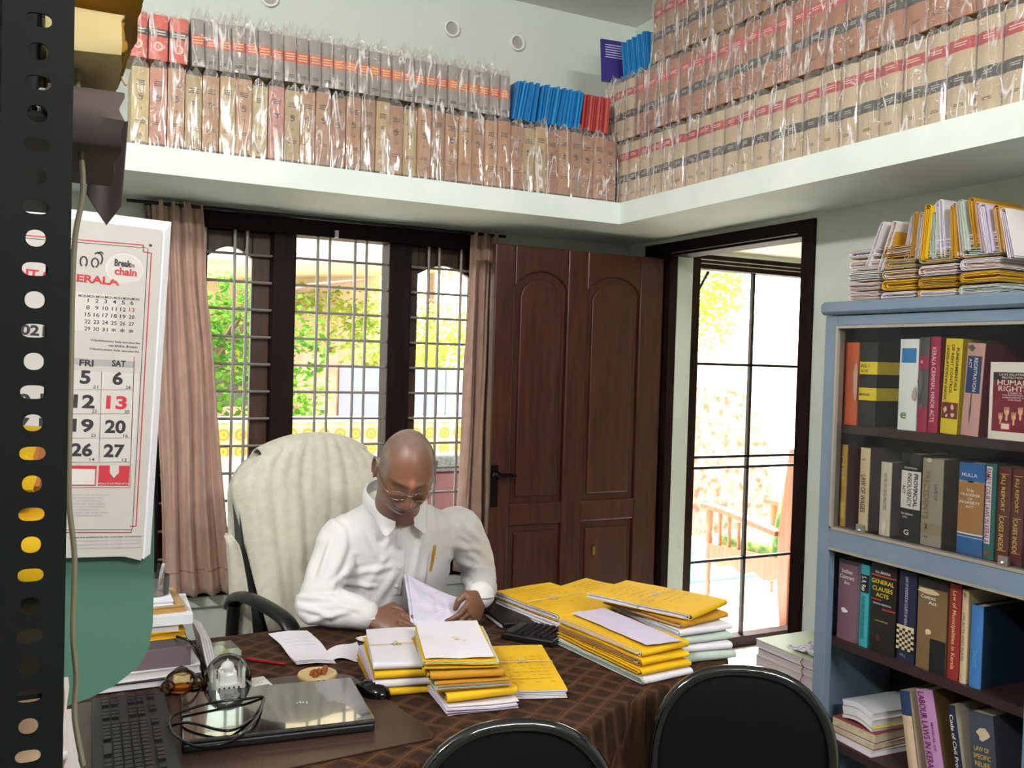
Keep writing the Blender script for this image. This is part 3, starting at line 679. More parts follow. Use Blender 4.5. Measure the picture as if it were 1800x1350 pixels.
b = book('law_book', 'navy book with a chequered lower spine on the open shelf', *sp(1579, 1610, 1080, 1004, z3), P(28, 32, 60), letters=[('LAW OF EVIDENCE IN COURTS OF KERALA', .5, .66, .56, .2, P(180, 180, 200), 'v'), ('MLJ', .4, .07, .3, .04, P(140, 130, 130), 'h')])
q = sp(1579, 1610, 1080, 1004, z3); wq = q[0]-q[1]; g = G()
for i in range(6):
    for j in range(8): g.box(-wq/2+wq*i/6, -wq/2+wq*(i+1)/6, -.0052, -.0045, q[3]*(.13+.03*j), q[3]*(.13+.03*(j+1)), (i+j) % 2)
g.box(-wq/2, wq/2, -.0052, -.0045, q[3]*.37, q[3]*.40, 0); g.build('chequered_label', [P(206, 190, 150), P(30, 24, 26)], b)
book('law_book', 'torn brown Contract Act volume one on the open shelf', *sp(1612, 1664, 1095, 1018, z3), P(118, 92, 60), letters=[('Contract', .4, .80, .5, .04, W_, 'h'), ('Act', .55, .745, .3, .04, W_, 'h'), ('1', .42, .42, .1, .04, K_, 'h')], blocks=[(0, 1, .90, 1, P(30, 28, 28)), (.5, 1, .0, .36, P(24, 24, 26))], torn=[(.35, .86, .45, .05, P(210, 186, 150)), (.42, .42, .13, .045, W_)])
book('law_book', 'red book lettered Law of Municipalities in Kerala, on the open shelf', *sp(1667, 1688, 1110, 1026, z3), P(140, 40, 36), letters=[('Law of Municipalities in Kerala', .5, .52, .82, .45, P(226, 180, 120), 'v')])
book('law_book', 'narrow cream book between the red one and the blue one', *sp(1689, 1701, 1115, 1036, z3), P(196, 176, 140), letters=[('ON ACTS AND RULES', .5, .5, .6, .4, P(120, 90, 80), 'v')], torn=[(.5, .95, .3, .04, P(150, 120, 80))])
book('law_book', 'blue book with a dark navy board showing, right end of the open shelf', *sp(1706, 1727, 1125, 1064, z3), P(60, 116, 178), side=P(20, 42, 62), letters=[('DIGEST', .5, .35, .2, .35, P(90, 150, 200), 'v')], d=.22)
# bottom shelf
def pile(name, label, cat, loc, rz, items, w, d):
    r = thing(name, label, cat, loc, rz); z = 0; rs = random.Random(len(label)); g = None
    return r
y_a = at(1462, 1290, 'x', BX+.05).y
zz = z4
for k, (t, c, nm, lb) in enumerate([(.022, P(206, 200, 196), 'bound_report', 'thick white-edged report at the bottom of the pile on the lowest shelf'), (.018, P(196, 190, 190), 'bound_report', 'second report up, with ridged page edges, in the lowest shelf pile'), (.030, P(140, 62, 70), 'bound_report', 'dull red covered report topping the bottom pile of the lowest shelf')]):
    r = thing(nm, lb, 'book', (BX+.045, y_a-.005, zz), -PI/2+.05*(k-1))
    G().box(0, .165, 0, .24, t-.002, t).build('front_cover', c, r); G().box(0, .165, 0, .24, 0, .002).build('back_cover', P(120, 60, 66), r)
    G().box(.001, .163, .001, .238, .0021, t-.0021).build('pages', M_page if k else M_white, r); zz += t+.0006
for k, (t, c, lb) in enumerate([(.012, P(188, 176, 80), 'yellow-covered booklet under the white magazines on the lowest shelf'), (.026, P(206, 200, 196), 'thick white magazine bundle on the lowest shelf'), (.020, P(190, 196, 200), 'pale blue-grey magazine on top of the tilted pile, lowest shelf')]):
    r = thing('magazine', lb, 'magazine', (BX+.06, y_a-.03, zz), -PI/2-.06)
    w8 = .13
    g = G(); g.sheet(lambda u, v, t=t: (w8*u, .22*v, t+.012*math.sin(u*PI)+.0*u), 8, 2, .002); g.build('front_cover', c, r, 50)
    g = G(); g.sheet(lambda u, v, t=t: (w8*u*.98, .218*v, t-.0022+.012*math.sin(u*PI)), 8, 2, t-.003); g.build('pages', M_white, r, 30); zz += t+.001
def lean(name, label, px0, px1, py, ptop, tilt, cov, **k):
    return book(name, label, *sp(px0, px1, py, ptop, z4, BX+.07), cov, tilt=tilt, xs=BX+.07, **k)
lean('law_book', 'dark blue and tan paperback leaning left against the lowest shelf pile', 1600, 1618, 1300, 1222, -.2, P(34, 58, 96), blocks=[(0, 1, 0, .7, P(206, 180, 150))], side=P(190, 170, 140))
lean('law_book', 'purple-pink book lettered Labour Laws in Kerala, leaning on the lowest shelf', 1635, 1666, 1310, 1222, -.22, P(192, 140, 190), letters=[('LABOUR LAWS IN KERALA', .33, .52, .9, .4, P(110, 20, 60), 'v'), ('MANUAL OF', .75, .5, .3, .15, P(110, 40, 90), 'v')], side=P(96, 74, 44), d=.18)
lean('law_book', 'dark blue Code of Civil Procedure book leaning on the lowest shelf', 1690, 1702, 1320, 1248, -.2, P(26, 34, 62), letters=[('Code of Civil Procedure', .5, .5, .8, .6, W_, 'v')], side=P(190, 176, 156))
lean('law_book', 'dark grey torn Law of Specific Relief book on the lowest shelf', 1716, 1762, 1320, 1262, -.12, P(70, 74, 88), letters=[('LAW OF', .5, .62, .6, .05, G_, 'h'), ('SPECIFIC', .5, .54, .7, .05, G_, 'h'), ('RELIEF', .5, .46, .6, .05, G_, 'h')], torn=[(.6, .78, .3, .09, P(206, 186, 160))])

# ------------------------------------------------------------------ folded case files
def case_file(name, label, L, W, n, cols, t=.0022, gap=.0018, seed=0, cover=None, string=None, wob=.004, curl=0, loc=(0, 0, 0), rot=0, group=None, cat='file', knot=True, text=False, openz=0):
    """sheaf of n sheets folded over once: fold at +x, width along y, lies on z=0"""
    r = thing(name, label, cat, loc, rot, group); rs = random.Random(seed)
    H = n*(t+gap)*2; zc = H/2
    def bend(p):
        x, y, z = p; q = wob*nz(x*9+seed, y*9, z*30+seed*2)*min(1, z/.01)
        return (x+wob*.6*nz(y*12+seed, z*60), y+wob*.6*nz(x*14, z*60+seed), max(0, z+q+curl*(x/L)**2+openz*(1-min(1, x/L*1.6))*(z/H)*.5 if x < L else z+q+curl))
    gs = {}
    for i in range(n):
        hi = zc*(1-i/n)*.98; Li = L-(L*.02+.004)*i*rs.uniform(.2, 1); x0 = rs.uniform(-.006, .006)*min(1, i)
        y0 = rs.uniform(-.006, .006)*min(1, i); c = cols[i % len(cols)]; th = t
        path = []; K = 6; A = 7
        for k in range(K+1): path.append((x0+(Li-hi-x0)*k/K, zc-hi))
        for k in range(1, A): a = -PI/2+PI*k/A; path.append((Li-hi+hi*math.cos(a), zc+hi*math.sin(a)))
        for k in range(K+1): path.append((Li-hi-(Li-hi-x0)*k/K, zc+hi))
        m = len(path)-1
        def fn(u, v, path=path, m=m, y0=y0):
            f = u*m; j = min(int(f+1e-6), m-1); q = f-j; a, b = path[j], path[j+1]
            return (a[0]+(b[0]-a[0])*q, y0+W*v, a[1]+(b[1]-a[1])*q)
        key = 'cover' if i == 0 and cover else 'pages'
        g = gs.setdefault(key, (G(), []))
        cc = cover if key == 'cover' else c
        if cc not in g[1]: g[1].append(cc)
        g[0].sheet(fn, m, 6, -th, g[1].index(cc))
    for k, (g, mm) in gs.items():
        g.warp(bend); g.build(k, mm, r, 40)
    if text:
        g = G(); e = bend((L*.5, W*.5, H))[2]
        def tp(x, y): b_ = bend((x, y, H)); return (b_[0], b_[1], b_[2]+.0016)
        for k in range(9):
            for j in range(7):
                a = L*.14+L*.042*k*1.6; 
                if a > L*.85: continue
                y0 = W*(.12+.11*j); y1 = y0+W*rs.uniform(.05, .10)
                if rs.random() < .25: continue
                P4 = [tp(a, y0), tp(a, y1), tp(a+.0018, y1), tp(a+.0018, y0)]
                g.add(P4, [(0, 1, 2, 3)])
        g.build('handwriting', P(120, 84, 30), r)
    if string:
        for xs in string:
            x = L*xs; zt = max(bend((x, W/2, H))[2], bend((x, W*.2, H))[2], bend((x, W*.8, H))[2])+.001
            g = G(); g.tube([(x, -.002, .002), (x, -.003, zt*.5), (x+.002, .0, zt+.001), (x+.004, W*.3, zt+.0015), (x, W*.6, zt+.0015), (x+.003, W+.0, zt+.001), (x, W+.003, zt*.5), (x, W+.002, .002)], .0011, 5)
            if knot:
                for q in range(5):
                    a = rs.uniform(0, 6.28); rr = rs.uniform(.008, .02); cx, cy = x, W*.45
                    g.tube([(cx+rr*math.cos(a+s_*.9)*(s_/3), cy+rr*math.sin(a+s_*.9)*(s_/3), zt+.002+.005*math.sin(s_*1.3+q)) for s_ in range(5)], .0011, 5)
            g.build('string', M_string, r, 60)
    return r, H
M_pu = mat('lilac shadowed paper', (208, 196, 220), .8); M_gr = mat('grey green paper', (184, 196, 186), .8); M_tan = mat('tan file board', (178, 134, 66), .8)  # the lilac paper has one even tint
M_yd = mat('mustard file board', (196, 142, 30), .8); M_pk = mat('pinkish paper', (214, 184, 172), .85); M_wht = mat('aged white paper', (220, 212, 212), .85)
ZT = 1.7445
def upright(px, py_top, pbase, W, n, cols, cover, tilt, seed, label):
    y = at(px, pbase, 'x', 2.26).y; zb = at(px, pbase, 'x', 2.26).z; zt = at(px, py_top, 'x', 2.26).z
    R3 = Matrix(((0, 1, 0), (0, 0, 1), (1, 0, 0))); R3 = Matrix.Rotation(tilt, 3, 'X') @ R3
    return case_file('folded_case_file', label, (zt-zb)/math.cos(tilt), W, n, cols, seed=seed, cover=cover, loc=(2.235+rnd(0, .02), y, zb), rot=R3.to_euler(), wob=.004, t=.0013, gap=.0018, group='folded case files standing on top of the bookcase')
def flat(y0, z, L, n, cols, cover, seed, label, curl=0, rz=PI/2, x=2.50, W=.27):
    return case_file('folded_case_file', label, L, W, n, cols, seed=seed, cover=cover, loc=(x, y0, z), rot=rz, wob=.004, curl=curl, t=.0015, gap=.0015, group='case files lying on top of the bookcase')
# lying layers: left stack, middle stack, right stack
random.seed(5)
defs = [(2.000, .118, [(5, [M_pk, M_wht], M_pk), (4, [M_pk, M_wht], M_pk), (5, [M_wht, M_gr], M_wht), (5, [M_pk, M_white], M_wht), (5, [M_pu, M_wht], M_tan)], 'left'),
        (1.870, .118, [(4, [M_wht], M_white), (5, [M_tan, M_yel], M_yel), (4, [M_white, M_tan], M_white), (5, [M_tan, M_gr], M_tan), (6, [M_tan, M_wht], M_tan)], 'middle'),
        (1.735, .122, [(4, [M_wht], M_yel), (5, [M_tan, M_yel], M_tan), (5, [M_pk, M_white], M_wht), (5, [M_tan, M_gr], M_tan), (5, [M_pu, M_wht], M_wht)], 'right-middle'),
        (1.600, .122, [(5, [M_gr, M_wht], M_gr), (5, [M_tan, M_yel], M_tan), (5, [M_pk, M_white], M_wht), (5, [M_gr], M_tan), (5, [M_pu, M_wht], M_wht)], 'right')]
LV = ['bottom', 'second from bottom', 'middle', 'second from top', 'top']
for y0, L, lst, nm in defs:
    z = ZT+.0005
    for k, (n, cs, cv) in enumerate(lst):
        cw = {'M': 1}
        r, H = flat(y0, z, L, n, cs, cv, k*7+int(y0*100), '%s of the case files lying in the %s pile on the bookcase' % (LV[k], nm), W=.25)
        z += H+.0048
zU = z
specs = [(1534, 396, 470, [M_pu, M_wht], M_wht, .42, 'white folded file leaning far left at the left end'), (1556, 394, 474, [M_pu, M_wht], M_wht, .36, 'white folded file with a wide loop, second from the left'),
 (1570, 392, 468, [M_yd], M_yd, .12, 'plain mustard file board, third from the left'), (1600, 381, 452, [M_pu, M_wht], M_wht, .15, 'lilac-white folded file, fourth from the left'), (1611, 374, 452, [M_tan, M_yd], M_yd, .1, 'narrow mustard folded file, fifth from the left'),
 (1620, 374, 452, [M_pu, M_wht], M_wht, .08, 'lilac-white folded file, sixth from the left'), (1636, 362, 455, [M_yel, M_yd], M_yel, .1, 'bright yellow folded file, seventh from the left'), (1650, 372, 452, [M_gr], M_gr, .0, 'pale green folded file beside the bright yellow one'),
 (1658, 352, 450, [M_pu, M_white], M_white, -.03, 'lilac-white folded file fanned open, ninth from the left'), (1668, 349, 448, [M_pu, M_white], M_white, -.10, 'tall white folded file curving right, tenth from the left'), (1681, 380, 456, [M_wht, M_gr], M_wht, .0, 'short grey-white folded file in front of a mustard one'),
 (1692, 360, 452, [M_yd], M_yd, -.08, 'mustard folded file, twelfth from the left'), (1700, 353, 452, [M_pk, M_wht], M_pk, -.14, 'pinkish folded file, thirteenth from the left'), (1712, 348, 440, [M_gr, M_wht], M_gr, -.18, 'grey-green folded file with a curled top'),
 (1728, 344, 430, [M_yd, M_tan], M_yd, -.18, 'mustard folded file right of the grey-green one'), (1740, 352, 440, [M_pk, M_pu], M_pk, -.18, 'pink-edged folded file, third from the right'), (1756, 356, 442, [M_pu, M_white], M_pu, -.2, 'thick lilac folded file, second from the right'),
 (1776, 358, 440, [M_tan, M_pk], M_yd, -.2, 'mustard and pink folded file at the right end'), (1792, 362, 450, [M_pu, M_wht], M_wht, -.24, 'white folded file cut off by the right edge')]
for k, (px, pt, pb, cs, cv, tl, lb) in enumerate(specs):
    y = at(px, pb, 'x', 2.26).y
    upright(px, pt, pb, .2, 3 if k not in (8, 16) else 4, cs, cv, tl, k+3, lb+' on the bookcase')

# ------------------------------------------------------------------ journals stacked on the floor by the door
z = 0; random.seed(11)
jn = [.036, .034, .04, .036, .042, .038, .045, .036, .04, .044, .038, .042, .04, .03, .028]
jc = [P(206, 190, 190), P(196, 190, 198), P(210, 200, 196), P(200, 206, 204)]
tot = len(jn)
for k, t in enumerate(jn):
    ox = rnd(-.006, .006); 
    r = thing('law_journal', '%s from the top in the tall stack of law journals by the doorway' % ORD[tot-1-k] if k < tot-1 else 'topmost law journal with a pale green cover on the stack by the doorway', 'journal', (2.235+ox, 2.19+rnd(0, .008), z), rnd(-.02, .02), 'law journals stacked by the doorway')
    G().box(0, .29, 0, .27, .0, .0015).build('back_cover', jc[(k+1) % 4], r)
    G().box(0, .29, 0, .27, t-.0015, t).build('front_cover', P(196, 206, 170) if k == tot-1 else jc[k % 4], r)
    g = G(); g.sheet(lambda u, v, t=t, k=k: (.002+.286*u+.0, .003+.264*v, t-.0016), 2, 2, t-.0032)
    g.build('pages', mat('journal page edges', (206, 192, 194), .9, bump=(3, .3), stretch=(1, 1, 90), var=(3, (180, 166, 170), .2)), r)
    g = G(); g.tube([(-.004, .04, .0), (-.010, .045, t*.5), (-.004, .04, t)], .0016, 6); g.build('binding_thread', P(110, 50, 50), r)
    z += t+.0004
r = thing('folded_newspaper', 'crumpled white printed sheet on top of the journal stack by the doorway', 'paper', (2.25, 2.2, z+.001), .1)
G().sheet(lambda u, v: (.2*u, .12*v, .012+.012*nz(u*5, v*5)+.01*math.sin(u*5)*math.sin(v*4)), 14, 10, .001).build('sheet', mat('printed sheet', (220, 216, 222), .8, var=(90, (150, 146, 156), .1)), r, 60)
# ------------------------------------------------------------------ desk, cloth and things on it
ZD = .76
M_dw = wood('desk wood', (84, 48, 30), (110, 66, 42), .35)
desk = thing('desk', 'wooden office desk almost hidden under a brown patterned cloth', 'desk', (.05, 1.62, 0))
outline = [(.05, 1.63), (.90, 1.62), (1.03, 1.64), (1.16, 1.72), (1.32, 1.775), (1.48, 1.81), (1.58, 1.86), (1.66, 1.95), (1.71, 2.08), (1.73, 2.25), (1.73, 2.50), (1.71, 2.58), (1.64, 2.60), (.30, 2.55), (.05, 2.54)]
DX, DY = .05, 1.62
G().prism([(x-DX, y-DY) for x, y in outline], .722, .752).build('desktop', M_dw, desk)
for x0, x1, y0, y1 in ((.08, .45, 1.75, 2.45), (1.22, 1.58, 1.95, 2.45)):
    G().box(x0-DX, x1-DX, y0-DY, y1-DY, .0, .721).build('pedestal', M_dw, desk, bevel=.004)
G().box(.45-DX, 1.22-DX, 2.02-DY, 2.04-DY, .25, .721).build('modesty_panel', M_dw, desk)
# cloth
m = D.materials.new('brown lattice cloth'); m.use_nodes = True; n = m.node_tree.nodes; L = m.node_tree.links; b = n['Principled BSDF']
b.inputs['Roughness'].default_value = .85; b.inputs['Specular IOR Level'].default_value = .2
tc = n.new('ShaderNodeTexCoord')
dn = n.new('ShaderNodeTexNoise'); dn.inputs['Scale'].default_value = 7; L.new(tc.outputs['Object'], dn.inputs['Vector'])
mx = n.new('ShaderNodeMix'); mx.data_type = 'RGBA'; mx.blend_type = 'LINEAR_LIGHT'; mx.inputs[0].default_value = .012
L.new(tc.outputs['Object'], mx.inputs[6]); L.new(dn.outputs['Color'], mx.inputs[7])
outs = []
for ang in (.95, -.62):
    mp = n.new('ShaderNodeMapping'); mp.inputs['Rotation'].default_value = (0, 0, ang); L.new(mx.outputs[2], mp.inputs[0])
    wv = n.new('ShaderNodeTexWave'); wv.wave_type = 'BANDS'; wv.bands_direction = 'X'; wv.inputs['Scale'].default_value = 5.6; wv.inputs['Distortion'].default_value = 1.0; wv.inputs['Detail'].default_value = 1; wv.inputs['Detail Scale'].default_value = 1.5
    L.new(mp.outputs[0], wv.inputs['Vector'])
    r = n.new('ShaderNodeValToRGB'); e = r.color_ramp.elements; e[0].position = 0; e[0].color = (0, 0, 0, 1); e[1].position = .72; e[1].color = (0, 0, 0, 1)
    for p_, v_ in ((.80, .9), (.88, .25), (.94, .25), (.99, .9)): q = e.new(p_); q.color = (v_, v_, v_, 1)
    L.new(wv.outputs[0], r.inputs[0]); outs.append(r)
mm_ = n.new('ShaderNodeMath'); mm_.operation = 'MAXIMUM'; L.new(outs[0].outputs[0], mm_.inputs[0]); L.new(outs[1].outputs[0], mm_.inputs[1])
fn_ = n.new('ShaderNodeTexNoise'); fn_.inputs['Scale'].default_value = 55; fn_.inputs['Detail'].default_value = 4; L.new(tc.outputs['Object'], fn_.inputs['Vector'])
cr = n.new('ShaderNodeValToRGB'); cr.color_ramp.elements[0].position = .35; cr.color_ramp.elements[1].position = .7
cr.color_ramp.elements[0].color = lin((40, 25, 17))+(1,); cr.color_ramp.elements[1].color = lin((64, 41, 28))+(1,); L.new(fn_.outputs[0], cr.inputs[0])
c2 = n.new('ShaderNodeMix'); c2.data_type = 'RGBA'; c2.inputs[7].default_value = lin((92, 60, 40))+(1,)
L.new(mm_.outputs[0], c2.inputs[0]); L.new(cr.outputs[0], c2.inputs[6]); L.new(c2.outputs[2], b.inputs['Base Color'])
bp = n.new('ShaderNodeBump'); bp.inputs['Strength'].default_value = .5; bp.inputs['Distance'].default_value = .006; L.new(mm_.outputs[0], bp.inputs['Height'])
b2 = n.new('ShaderNodeBump'); b2.inputs['Strength'].default_value = .25; b2.inputs['Distance'].default_value = .003; L.new(fn_.outputs[0], b2.inputs['Height']); L.new(bp.outputs[0], b2.inputs['Normal']); L.new(b2.outputs[0], b.inputs['Normal'])
M_cloth = m
# resample the outline evenly
def resample(poly, step):
    out = []; N = len(poly)
    for i in range(N):
        a, b_ = Vector(poly[i]), Vector(poly[(i+1) % N]); k = max(1, int((b_-a).length/step))
        for j in range(k): out.append(tuple(a+(b_-a)*j/k))
    return out
ol = resample(outline, .022); N = len(ol)
cen = Vector((.9, 2.1))
g = G(); rings = [(0, .7535, .0), (.0035, .7525, 0), (.0055, .745, 0), (.007, .70, .006), (.010, .64, .012), (.012, .58, .018), (.014, .54, .022), (.015, .50, .024)]
nrm = []
for i in range(N):
    a = Vector(ol[i-1]); b_ = Vector(ol[(i+1) % N]); t = (b_-a).normalized(); nrm.append(Vector((t.y, -t.x)))
vs = []
for off, z_, amp in rings:
    for i in range(N):
        z = z_
        w_ = amp*(math.sin(i*.55+1.3*math.sin(i*.17))*.6+.6*nz(i*.3, z*3)+.5)
        p = Vector(ol[i])+nrm[i]*(off+max(w_, -off*.3))
        if ol[i][1] > 2.50: p = Vector(ol[i])+nrm[i]*off*.5; z = max(z, .705+.035*(rings[-1][1] < z)*0+.0005*(z-.5))
        vs.append((p.x, p.y, z))
fs = [tuple(range(N))]
for r_ in range(len(rings)-1):
    for i in range(N):
        j = (i+1) % N; fs.append((r_*N+j, r_*N+i, (r_+1)*N+i, (r_+1)*N+j))
g.add(vs, fs); g.warp(lambda p: (p[0]-DX, p[1]-DY, p[2]))
o = g.build('tablecloth', M_cloth, None, 60); o.location = (DX, DY, .0012); tag(o, 'brown quilted tablecloth with a lattice pattern draped over the desk', 'tablecloth')
ZD = .7555
# desk mat
mo = D.objects
g = G(); g.prism([(0, .10), (.30, .06), (.645, .085), (.655, .10), (.655, .15), (.60, .50), (.56, .535), (.50, .55), (.0, .55)], 0, .004)
o = g.build('desk_mat', mat('brown leatherette', (66, 46, 37), .36, bump=(180, .15, .002)), None, None, .001); o.location = (.055, 1.62, ZD); tag(o, 'brown leatherette mat under the laptop and keyboard', 'mat')
ZM = ZD+.0045
# keyboard
kb = thing('keyboard', 'black computer keyboard lying lengthwise at the left edge of the desk', 'keyboard', (.150, 1.925, ZM), (0, 0, -.03))
M_kb = mat('charcoal plastic', (36, 36, 38), .5); M_key = mat('black key plastic', (24, 24, 26), .35)
G().prism([(-.072, -.215), (.072, -.215), (.076, -.20), (.076, .20), (.066, .215), (-.072, .215)], 0, .016).build('case', M_kb, kb, None, .004)
G().box(-.002, .002, .03, .05, .0162, .017).build('brand_mark', P(150, 150, 150), kb)
km = G().prism([(-.0066, -.0072), (.0066, -.0072), (.0066, .0072), (-.0066, .0072)], 0, .006).mesh('key', M_key)
km2 = G().box(-.0066, .0066, -.025, .025, 0, .006).mesh('space_key', M_key)
for i in range(6):
    for j in range(22):
        if i == 0 and j in (1, 6, 11, 15, 19): continue
        if j in (14, 18): continue
        if i == 5 and 4 <= j <= 8:
            if j != 6: continue
            k = D.objects.new('space_key', km2)
        else: k = D.objects.new('key', km)
        if j > 14 and i in (3,): continue
        C.objects.link(k); k.parent = kb; k.location = (-.046+(5-i)*.0168+(.006 if i == 0 else 0), -.192+j*.0182, .0161)
# laptop
lp = thing('laptop', 'closed glossy black laptop on the brown desk mat', 'laptop', (.430, 1.925, ZM), (0, 0, -.105))
G().box(-.187, .187, -.128, .128, .0, .017).build('base', M_black, lp, None, .004)
G().box(-.187, .187, -.130, .130, .0175, .0265).build('lid', mat('black glass lid', (14, 14, 16), .03, spec=1.0, coat=1.0), lp, None, .003)
g = G(); g.text('hp', (.035, -.01, .0272), .028, .02, 0, 't'); o = g.build('logo', mat('silver logo', (210, 210, 214), .3), lp); o.location = (.07, -.02, 0); o.rotation_euler = (0, 0, PI)
o.location = (.09, -.01, 0)
# mouse
ms = thing('computer_mouse', 'black computer mouse beside the laptop', 'mouse', (.662, 1.985, ZD), .5)
g = G(); g.ball((0, 0, .008), (.031, .052, .026), 20); g.warp(lambda p: (p[0]*(1-.12*(p[1] > 0)), p[1], max(0, p[2]))); g.build('shell', M_blackg, ms, 60)
G().tube([(0, .028, .030), (0, .036, .0275)], .004, 8).build('scroll_wheel', M_kb, ms, 60)
# cable over the laptop
pts = [(291, 1263), (330, 1270), (390, 1284), (420, 1279), (447, 1258), (464, 1226), (430, 1229), (380, 1234), (335, 1246), (300, 1262), (306, 1290), (340, 1311), (375, 1311), (420, 1296), (452, 1262), (463, 1229)]
g = G(); q = []
for i, (a, b_) in enumerate(pts):
    p = at(a, b_, 'z', ZM+.031+.004*math.sin(i*1.1)); q.append((p.x, p.y, p.z))
q[0] = (q[0][0], q[0][1], ZM+.012)
def smooth_path(q, k=4):
    out = []
    q = [Vector(a) for a in q]
    for i in range(len(q)-1):
        a = q[max(i-1, 0)]; b_ = q[i]; c = q[i+1]; d = q[min(i+2, len(q)-1)]
        for j in range(k):
            t = j/k; out.append(.5*((2*b_)+(c-a)*t+(2*a-5*b_+4*c-d)*t*t+(-a+3*b_-3*c+d)*t**3))
    out.append(q[-1]); return out
o = g.tube(smooth_path(q), .0028, 7).build('usb_cable', M_blackg, None, 60); tag(o, 'thin black cable looped across the laptop lid', 'cable')
# wooden bowl
bw = thing('wooden_bowl', 'small round wooden bowl holding amber stones on the mat', 'bowl', (.562, 2.085, ZM))
G().lathe([(.034, 0), (.042, .002), (.045, .010), (.044, .020), (.0425, .0245), (.037, .025), (.033, .020), (.031, .008), (.0, .006)], n=32).build('bowl', wood('light wood', (168, 116, 76), (190, 140, 96), .4), bw, 50)
g = G().lathe([(.0445, .0205), (.046, .0235), (.0445, .028), (.037, .028), (.036, .025)], n=32); g.build('rim', P(214, 186, 140), bw, 50)
g = G()
for k in range(9):
    a = k*2.4; rr = .004+.0022*k
    g.ball((rr*math.cos(a), rr*math.sin(a), .022+.005*(k % 3)), (.0075, .006, .011), 8)
g.build('amber_stones', mat('amber glass', (190, 110, 50), .1, trans=.5), bw, 60)
# snow globe with a white domed palace model
sg = thing('glass_dome_ornament', 'glass dome ornament with a white domed building inside', 'ornament', (.362, 2.108, ZM))
G().lathe([(.056, 0), (.060, .003), (.059, .009), (.055, .013), (0, .013)], n=36).build('base', M_blackg, sg, 50)
dm = G()
dm.lathe([(.0545*math.cos(a)**.9 if a < 1.57 else 0.0001, .0135+.076*math.sin(a)) for a in [PI/2*i/14 for i in range(15)]], n=36)
dm.build('dome', clear_glass('dome glass', (.97, .97, .97), .02, 1.45), sg, 180)
g = G(); g.cbox((0, 0, .019), (.050, .040, .012)); g.cbox((0, 0, .034), (.028, .026, .020)); g.lathe([(.008, .044), (.0085, .049), (.011, .053), (.0115, .058), (.008, .064), (.002, .068), (.0005, .073)], n=16)
for sx_ in (-1, 1):
    for sy_ in (-1, 1):
        g.lathe([(.0035, .013), (.003, .05), (.004, .051), (.003, .054), (.0005, .06)], (sx_*.024, sy_*.018, 0), 8); g.lathe([(.0045, .044), (.0045, .048), (.001, .053)], (sx_*.010, sy_*.009, 0), 8)
g.warp(lambda p: (p[0]*1.3, p[1]*1.25, .013+(p[2]-.013)*1.12)); g.build('building_model', mat('white plaster model', (232, 232, 230), .5), sg, 40)
g = G()
for k in range(5): g.cbox((-.021+k*.0105, -.0254, .019), (.004, .0008, .007))
g.build('arches', P(60, 60, 62), sg)
# amber paperweight
pw = thing('amber_paperweight', 'clear and amber glass paperweight with a cream plaque, left of the dome', 'paperweight', (.268, 2.150, ZM))
g = G(); g.ball((0, 0, .026), (.036, .030, .028), 20); g.ball((-.028, -.004, .016), (.018, .018, .017), 14); g.ball((.030, -.002, .018), (.020, .018, .019), 14); g.ball((0, 0, .046), (.018, .016, .014), 14)
g.warp(lambda p: (p[0], p[1], max(0, p[2]))); g.build('body', clear_glass('amber clear glass', (.93, .84, .70), .04, 1.5), pw, 60)
G().ball((-.002, -.004, .012), (.026, .022, .011), 14).build('amber_core', mat('amber liquid', (210, 130, 40), .1, trans=.3), pw, 60)
G().cbox((0, -.008, .036), (.034, .014, .016), .1, ry=.1).build('plaque', P(214, 210, 170), pw, bevel=.001)
# timer
tm = thing('digital_timer', 'small white digital timer with a grey display beside the glass dome', 'timer', (.436, 2.090, ZM), .12)
G().box(-.022, .022, -.055, .055, 0, .016).build('case', mat('white device plastic', (224, 224, 216), .4), tm, None, .003)
G().box(-.014, .014, -.028, -.006, .0161, .0168).build('display', P(96, 104, 100, .2), tm)
for x_, y_ in ((-.009, .028), (.009, .030), (0, .014)): G().lathe([(.006, 0), (.006, .0025), (.004, .0035)], (x_, y_, .0161), 12).build('button', P(200, 204, 196), tm, 40)
# small clear box and red pen
bx = thing('clear_box', 'small clear box holding yellow and white clips behind the glass dome', 'box', (.362, 2.335, ZD), .1)
G().box(0, .075, 0, .10, 0, .022).build('case', clear_glass('clear box plastic', (.95, .97, .95), .1, 1.35, .08), bx)
g = G(); g.box(.03, .052, .008, .09, .002, .014); g.build('yellow_card', P(206, 196, 60), bx); G().box(.004, .024, .008, .09, .002, .018).build('white_card', P(226, 222, 214), bx)
pn = thing('red_pen', 'red pen lying on the tablecloth beside the clear box', 'pen', (.445, 2.330, ZD+.005), -.75)
g = G().tube([(0, 0, 0), (.015, 0, 0), (.10, 0, 0), (.112, 0, 0)], [.0015, .0045, .0045, .004], 8); g.build('barrel', P(130, 26, 34, .3), pn, 60)
G().box(.065, .108, -.001, .001, .0046, .006).build('clip', P(120, 30, 40), pn)
